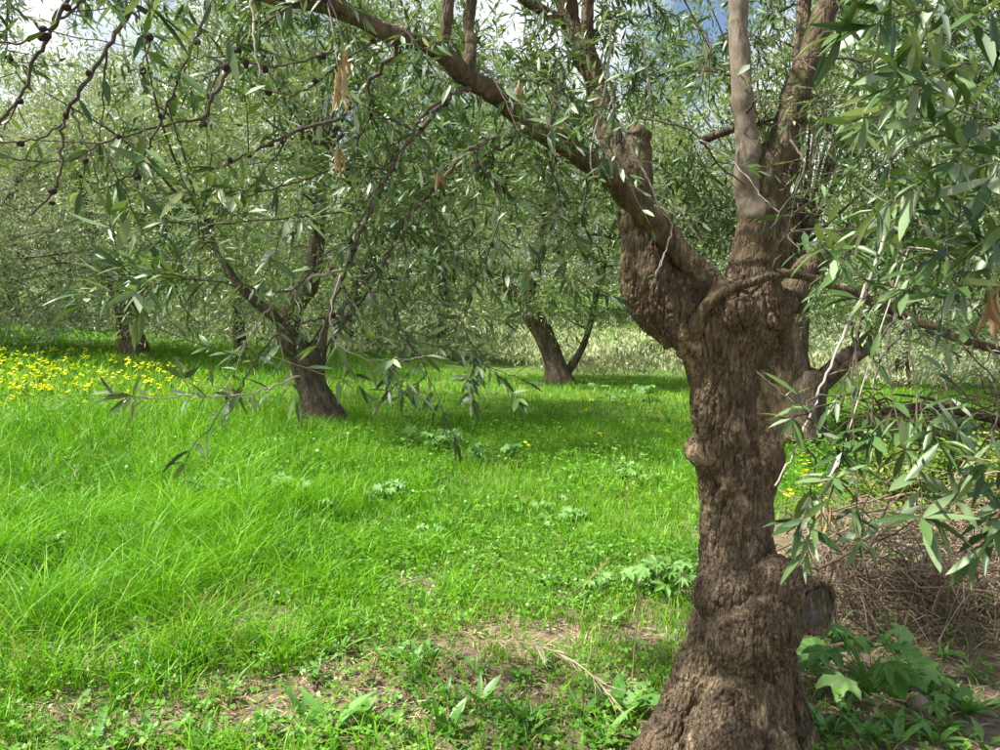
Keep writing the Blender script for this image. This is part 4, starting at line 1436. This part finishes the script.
rosette(338, 655, .17, 7, 'upright weed with grey-green oval leaves on the bare patch left of centre')
rosette(95, 752, .19, 8, 'clump of broad grey-green leaves at the bottom edge far left')
rosette(200, 756, .17, 6, 'weed with wide leaves at the bottom edge left of the bare patch')
rosette(330, 738, .21, 10, 'largest leafy weed at the bottom edge below the bare patch')
rosette(370, 728, .15, 7, 'leafy weed just right of the largest weed at the bottom edge')
rosette(618, 715, .22, 11, 'tall dark weed with long pointed leaves beside the roots of the near trunk')
rosette(600, 748, .17, 8, 'pale green weed at the bottom edge left of the near trunk roots')
rosette(655, 745, .15, 7, 'small weed tucked against the left root of the near trunk')
rosette(148, 742, .16, 7, 'broad-leaved weed at the bottom edge in the thin grass far left of the trunk', upright=1.1)
rosette(262, 742, .14, 7, 'weed with upright leaves at the bottom edge between the two leafy clumps', upright=1.2)
rosette(445, 738, .15, 8, 'upright weed at the bottom edge below the short pale stick', upright=1.2)
rosette(520, 730, .15, 8, 'upright weed at the bottom edge under the dry grass plume', upright=1.2)
rosette(820, 735, .15, 7, 'low weed at the bottom edge right of the near trunk')
spots = []
while len(spots) < 130:
    px, py = rnd.uniform(-10, 690), rnd.uniform(560, 748)
    if rnd.random() < (0.35 if px < 200 else 1.0):
        spots.append((px, py))
for px, py in spots:
    if px < 220:
        lab, grp = 'small leafy weed hidden among the long grass at lower left', 'small weeds in the long grass'
    elif py > 690:
        lab, grp = 'small leafy weed along the bottom edge left of the near trunk roots', 'small weeds at the bottom edge'
    elif px > 520:
        lab, grp = 'small leafy weed in the thin grass close to the left of the near trunk', 'small weeds by the near trunk'
    elif py < 620:
        lab, grp = 'small leafy weed in the short grass above the bare patches', 'small weeds above the bare patches'
    else:
        lab, grp = 'small leafy weed growing on the straw-strewn bare patches in the foreground', 'small weeds on the bare patches'
    rosette(px, py, .05 + .10 * rnd.random() ** 2, int(rnd.integers(5, 10)), lab, grp, 1.0)
for _ in range(44):
    rosette(rnd.uniform(830, 1000), rnd.uniform(640, 748), .06 + .07 * rnd.random(), int(rnd.integers(4, 8)), 'small leafy weed on the littered soil right of the near trunk', 'small weeds by the prunings', 1.0)


def stalked(px, py, h, n_, size, meshes, label, group=None, spread=.18, name='mallow_plant', cat='plant'):
    p_ = hit(px, py)
    root = empty(name, p_, label, cat, group)
    for q in range(n_):
        a_ = rnd.random() * 6.28
        r_ = spread * math.sqrt(rnd.random())
        hh = h * (0.45 + 0.55 * rnd.random())
        e = np.array([math.cos(a_) * r_, math.sin(a_) * r_, hh])
        a = Acc()
        Q = catmull(np.array([[0, 0, 0], e * np.array([.35, .35, .6]), e]), 3)
        a.tube(Q, np.linspace(.0032, .0018, len(Q)), 5, cap=False)
        sm = link('stalk', a.mesh('stalk'), M['cover'], root)
        o = link('leaf', meshes[q % len(meshes)], None, sm)
        L = size * (.65 + .6 * rnd.random())
        dr = norm(np.array([math.cos(a_), math.sin(a_), -.12 + .2 * rnd.normal()]))
        o.matrix_local = leaf_matrix(e, dr, np.array([0, -.35, 1.0]) + rnd.normal(size=3) * .28, L)
    return root


stalked(868, 695, .26, 20, .105, LOBED, 'large plant with lobed blue-green leaves right of the near trunk below the stub', spread=.20)
stalked(935, 715, .15, 9, .06, LOBED, 'smaller lobed-leaf plant near the tan stone at lower right', spread=.13)
stalked(668, 592, .20, 16, .10, LOBED, 'lobed dark green plant against the left side of the near trunk', spread=.22)
stalked(215, 502, .22, 10, .085, ROUND, 'pale round-leaved plant in the tall grass below the forked trunk', spread=.24)
stalked(290, 500, .20, 8, .085, ROUND, 'round-leaved plant in the tall grass directly in front of the forked trunk', spread=.22)
stalked(318, 520, .18, 5, .075, ROUND, 'small round-leaved plant at the near edge of the tall grass', spread=.15)
stalked(435, 448, .22, 14, .10, ROUND, 'round-leaved clump on the clearing right of the forked trunk', spread=.32)
stalked(495, 462, .20, 9, .10, ROUND, 'round-leaved clump in the middle of the clearing', spread=.28)
stalked(425, 540, .10, 8, .055, ROUND, 'low round-leaved plant between the clearing and the bare patch', spread=.14)
stalked(590, 590, .12, 8, .055, ROUND, 'low round-leaved plant left of the lobed plant by the trunk', spread=.15)
stalked(270, 600, .08, 8, .045, ROUND, 'small round-leaved plant at the left edge of the bare patch', spread=.12)
stalked(70, 560, .20, 8, .07, ROUND, 'round-leaved plant in the long grass at the left edge', spread=.2)
stalked(150, 545, .20, 7, .07, ROUND, 'round-leaved plant in the long grass left of the bare patches', spread=.2)
stalked(385, 500, .15, 8, .07, ROUND, 'round-leaved plant where the long grass meets the clearing', spread=.2)
stalked(555, 520, .13, 9, .06, ROUND, 'round-leaved plant in the short grass of the middle clearing', spread=.2)
stalked(620, 400, .25, 14, .12, ROUND, 'round-leaved clump at the far edge of the clearing', spread=.5)
stalked(640, 482, .16, 10, .07, ROUND, 'round-leaved clump close to the left side of the trunk burl', spread=.22)

# ------------------------------------------------------------------ prunings, shrubs and other things at right
STICKS = []
for q in range(8):
    k = 7
    P = np.zeros((k, 3))
    P[:, 0] = np.linspace(0, 1, k)
    P[:, 1] = np.cumsum(rnd.normal(size=k) * .035)
    P[:, 2] = np.cumsum(rnd.normal(size=k) * .035)
    P[0] = 0
    a = Acc()
    a.tube(P, np.linspace(.0065, .0022, k), 5)
    if q % 2:
        s = P[3]
        a.tube(np.array([s, s + [.12, .10, .03], s + [.26, .15, .07]]), [.0035, .0025, .0015], 4)
    me = a.mesh('stick')
    me.materials.append(M['stick'])
    STICKS.append(me)


def pile(px0, px1, py0, py1, n_, loc, label, lmin, lmax, zmax, thick=1.0, name='brush_pile', ytilt=.12):
    c = hit((px0 + px1) / 2, (py0 + py1) / 2)
    root = empty(name, c, label, 'brush pile')
    for q in range(n_):
        p_ = hit(rnd.uniform(px0, px1), rnd.uniform(py0, py1))
        a_ = rnd.normal() * .6 + (math.pi if rnd.random() < .5 else 0)
        L = rnd.uniform(lmin, lmax)
        zz = p_[2] + .008 + zmax * rnd.random() ** 1.3
        dr = norm(np.array([math.cos(a_), math.sin(a_), rnd.normal() * ytilt]))
        dr[2] = max(dr[2], -(zz - p_[2]) / L * .9)
        o = link('stick', STICKS[int(rnd.integers(8))], None, root)
        m_ = leaf_matrix(np.array([p_[0] - dr[0] * L / 2, p_[1] - dr[1] * L / 2, zz]) - c, dr, rnd.normal(size=3), L)
        o.matrix_local = m_ @ Matrix.Diagonal((1, thick * rnd.uniform(.7, 1.6), thick * rnd.uniform(.7, 1.6), 1))
    return root


brush = pile(820, 1060, 520, 650, 280, None, 'tangle of dry brown prunings lying on the soil right of the near trunk', .25, 0.9, .42, 1.25, ytilt=.38)
A = Acc()
bc = np.array(brush.location)
for q in range(1300):
    p_ = hit(rnd.uniform(815, 1060), rnd.uniform(515, 650))
    hgt = .40 * (1 - sstep(4.4, 5.2, p_[1])) * sstep(2.5, 3.2, p_[1]) + .05
    a_ = rnd.random() * 6.283
    L = rnd.uniform(.12, .5)
    z0 = p_[2] + rnd.random() * hgt * .6
    e = p_ + np.array([math.cos(a_) * L, math.sin(a_) * L * .8, 0])
    e[2] = max(p_[2] + rnd.random() * hgt, gz(e[0], e[1]) + .01)
    m1 = (p_ + e) / 2
    m1[2] = max(z0, e[2]) + .10 * L + rnd.normal() * .02
    Q = catmull(np.array([[p_[0], p_[1], z0], m1, e]), 3) - bc
    A.tube(Q, np.linspace(.0034, .0016, len(Q)) * rnd.uniform(.6, 1.3), 4, cap=False, attr=rnd.random())
tg = link('fine_twigs', A.mesh('fine_twigs'), M['dead_twig'], brush)
tg['kind'] = 'stuff'
pile(850, 1010, 438, 452, 90, None, 'heap of pale dry brush behind the shrubs at right', .5, 1.2, .55, 1.8)

# fallen log beyond
p0, p1 = hit(900, 440), hit(990, 446)
c = (p0 + p1) / 2
root = empty('fallen_log', c, 'dark fallen log lying on the brush heap at right', 'log')
a = Acc()
Q = catmull(np.array([[-.75, 0, .36, .05], [-.2, .05, .42, .07], [.3, 0, .36, .065], [.85, -.05, .20, .05]]), 5)
a.tube(Q[:, :3], Q[:, 3], 10, rough=.2)
link('log', a.mesh('log'), M['far_bark'], root)
a = Acc()
Q = catmull(np.array([[.05, 0, .42, .03], [-.25, -.1, .54, .02], [-.7, -.15, .60, .01]]), 4)
a.tube(Q[:, :3], Q[:, 3], 7, rough=.2)
link('branch_stub', a.mesh('branch_stub'), M['far_bark'], root)


def shrub(px, py, R, H, n_, L0, seed, label, mat='bramble'):
    p_ = hit(px, py)
    root = empty('shrub', p_, label, 'shrub')
    rg_ = np.random.default_rng(seed)
    A_ = Acc()
    S = Acc()
    for q in range(26):
        a_ = rg_.random() * 6.28
        rr_ = R * math.sqrt(rg_.random())
        e = np.array([math.cos(a_) * rr_, math.sin(a_) * rr_, H * (.45 + .6 * rg_.random()) * (1 - .4 * rr_ / R)])
        Q = catmull(np.array([[e[0] * .3, e[1] * .3, 0], [e[0] * .7, e[1] * .7, e[2] * .8], e]), 5)
        S.tube(Q, np.linspace(.006, .002, len(Q)), 5, cap=False)
        k = rg_.integers(3, len(Q), n_ // 26)
        pos = Q[k] + rg_.normal(size=(len(k), 3)) * .055
        pos[:, 2] = np.maximum(pos[:, 2], .02)
        L = L0 * (.6 + .7 * rg_.random(len(k)))
        add_leaves(A_, pos, rg_.normal(size=pos.shape) + [0, 0, .1], norm(np.array([0, -.2, 1.0]) + rg_.normal(size=pos.shape) * .5), L, L * .55, rg_.random(len(k)), 'mid')
    link('stems', S.mesh('stems'), M['stick'], root)
    f = link('foliage', A_.mesh('foliage'), M[mat], root)
    f['kind'] = 'stuff'


shrub(955, 510, .70, .78, 3000, .05, 1, 'yellow-green bramble shrub above the prunings at the right edge')
shrub(890, 500, .50, .46, 1900, .045, 2, 'low yellow-green bramble shrub between the near trunk and the right edge')
shrub(1020, 525, .55, .60, 2000, .05, 3, 'bramble shrub cut by the right edge of the picture')
shrub(905, 590, .28, .30, 500, .035, 6, 'small fresh green shoots growing through the prunings', 'cover')
shrub(860, 560, .25, .35, 450, .04, 8, 'leafy green shoots beside the trunk stub in the prunings', 'cover')
shrub(950, 550, .35, .42, 800, .045, 9, 'green leafy shoots in the middle of the prunings', 'bramble')
shrub(985, 610, .25, .28, 450, .035, 7, 'small green shoots among the prunings near the right edge', 'cover')
shrub(835, 470, .40, .28, 800, .05, 4, 'low green shrub just right of the near trunk', 'cover')
shrub(858, 440, .5, .35, 900, .06, 5, 'dark green low shrub at the foot of the forked tree behind the near trunk', 'cover')

# single dead sticks and stalks on the ground


def ground_stick(pts, r, label, mat='stick', name='dead_stick', cat='stick', lift=.012):
    Q = [hit(px, py) for px, py in pts]
    c = Q[0]
    Q = np.array([q + [0, 0, lift] for q in Q])
    a = Acc()
    P = catmull(Q, 5)
    a.tube(P, np.linspace(r, r * .5, len(P)), 7, rough=.15)
    o = link(name, a.mesh(name, off=c), M[mat])
    o.location = c
    return tag(o, label, cat)


ground_stick([(433, 676), (450, 682), (470, 688)], .010, 'short pale dead stick on the bare patch in the centre foreground')
ground_stick([(300, 662), (335, 655), (385, 650)], .006, 'thin dead stick on the bare patch left of the short pale stick')
ground_stick([(255, 622), (285, 618), (300, 612)], .006, 'thin dark stick at the left side of the bare patch')
ground_stick([(700, 655), (680, 668), (668, 685)], .007, 'thin stick lying against the left root of the near trunk')
# dry plume of grass
p0, p1 = hit(640, 735), hit(480, 655)
root = empty('dry_grass_plume', p0, 'pale dry grass plume arching over the ground left of the near trunk', 'dry grass')
P = catmull(np.array([[0, 0, 0], (p1 - p0) * .3 + [0, 0, .15], (p1 - p0) * .65 + [0, 0, .15], (p1 - p0) + [0, 0, .06]]), 8)
a = Acc()
a.tube(P, np.linspace(.0035, .0018, len(P)), 6, attr=.8)
link('stalk', a.mesh('stalk'), M['straw'], root)
a = Acc()
m_ = 150
k = rg.integers(4, len(P) - 1, m_)
T = norm(P[np.minimum(k + 1, len(P) - 1)] - P[k])
add_leaves(a, P[k], -T * .9 + rg.normal(size=(m_, 3)) * .38, rg.normal(size=(m_, 3)), .06 + .07 * rg.random(m_), np.full(m_, .0035), rg.random(m_) * .4 + .6, 'far')
link('spikelets', a.mesh('spikelets'), M['straw'], root)['kind'] = 'stuff'
# upright dry stalks
for px, py, h, lab in ((624, 530, .32, 'thin upright dry stalk on the clearing left of the trunk burl'), (632, 690, .38, 'upright dry brown stalk beside the tall dark weed'), (575, 610, .25, 'leaning tan stalk in front of the lobed plant')):
    p_ = hit(px, py)
    a = Acc()
    lean = .5 if 'leaning' in lab else .06
    P = catmull(np.array([[0, 0, -.01], [lean * .4 * h, 0, h * .5], [lean * h * 1.3, 0, h]]), 5)
    a.tube(P, np.linspace(.0032, .0018, len(P)), 6, attr=.6)
    add_leaves(a, P[-4:].repeat(5, 0), rg.normal(size=(20, 3)) * .5 + [0, 0, 1], rg.normal(size=(20, 3)), np.full(20, .035), np.full(20, .005), rg.random(20), 'far')
    o = link('dry_stalk', a.mesh('dry_stalk'), M['straw'])
    o.location = p_
    tag(o, lab, 'dry stalk')
# stone
p_ = hit(922, 708)
a = Acc()
ph = np.linspace(.08, math.pi - .08, 9)
a.tube(np.array([[.012 * math.sin(3 * q), 0, .035 * math.cos(q)] for q in ph]), .055 * np.sin(ph) ** .7, 14, rough=.3, seed=9)
o = link('stone', a.mesh('stone'), M['stone'])
o.location = p_ + np.array([0, 0, .012])
o.rotation_euler = (.2, .35, .4)
o.scale = (1.1, .85, .75)
tag(o, 'tan stone half hidden among weeds at the lower right', 'stone')
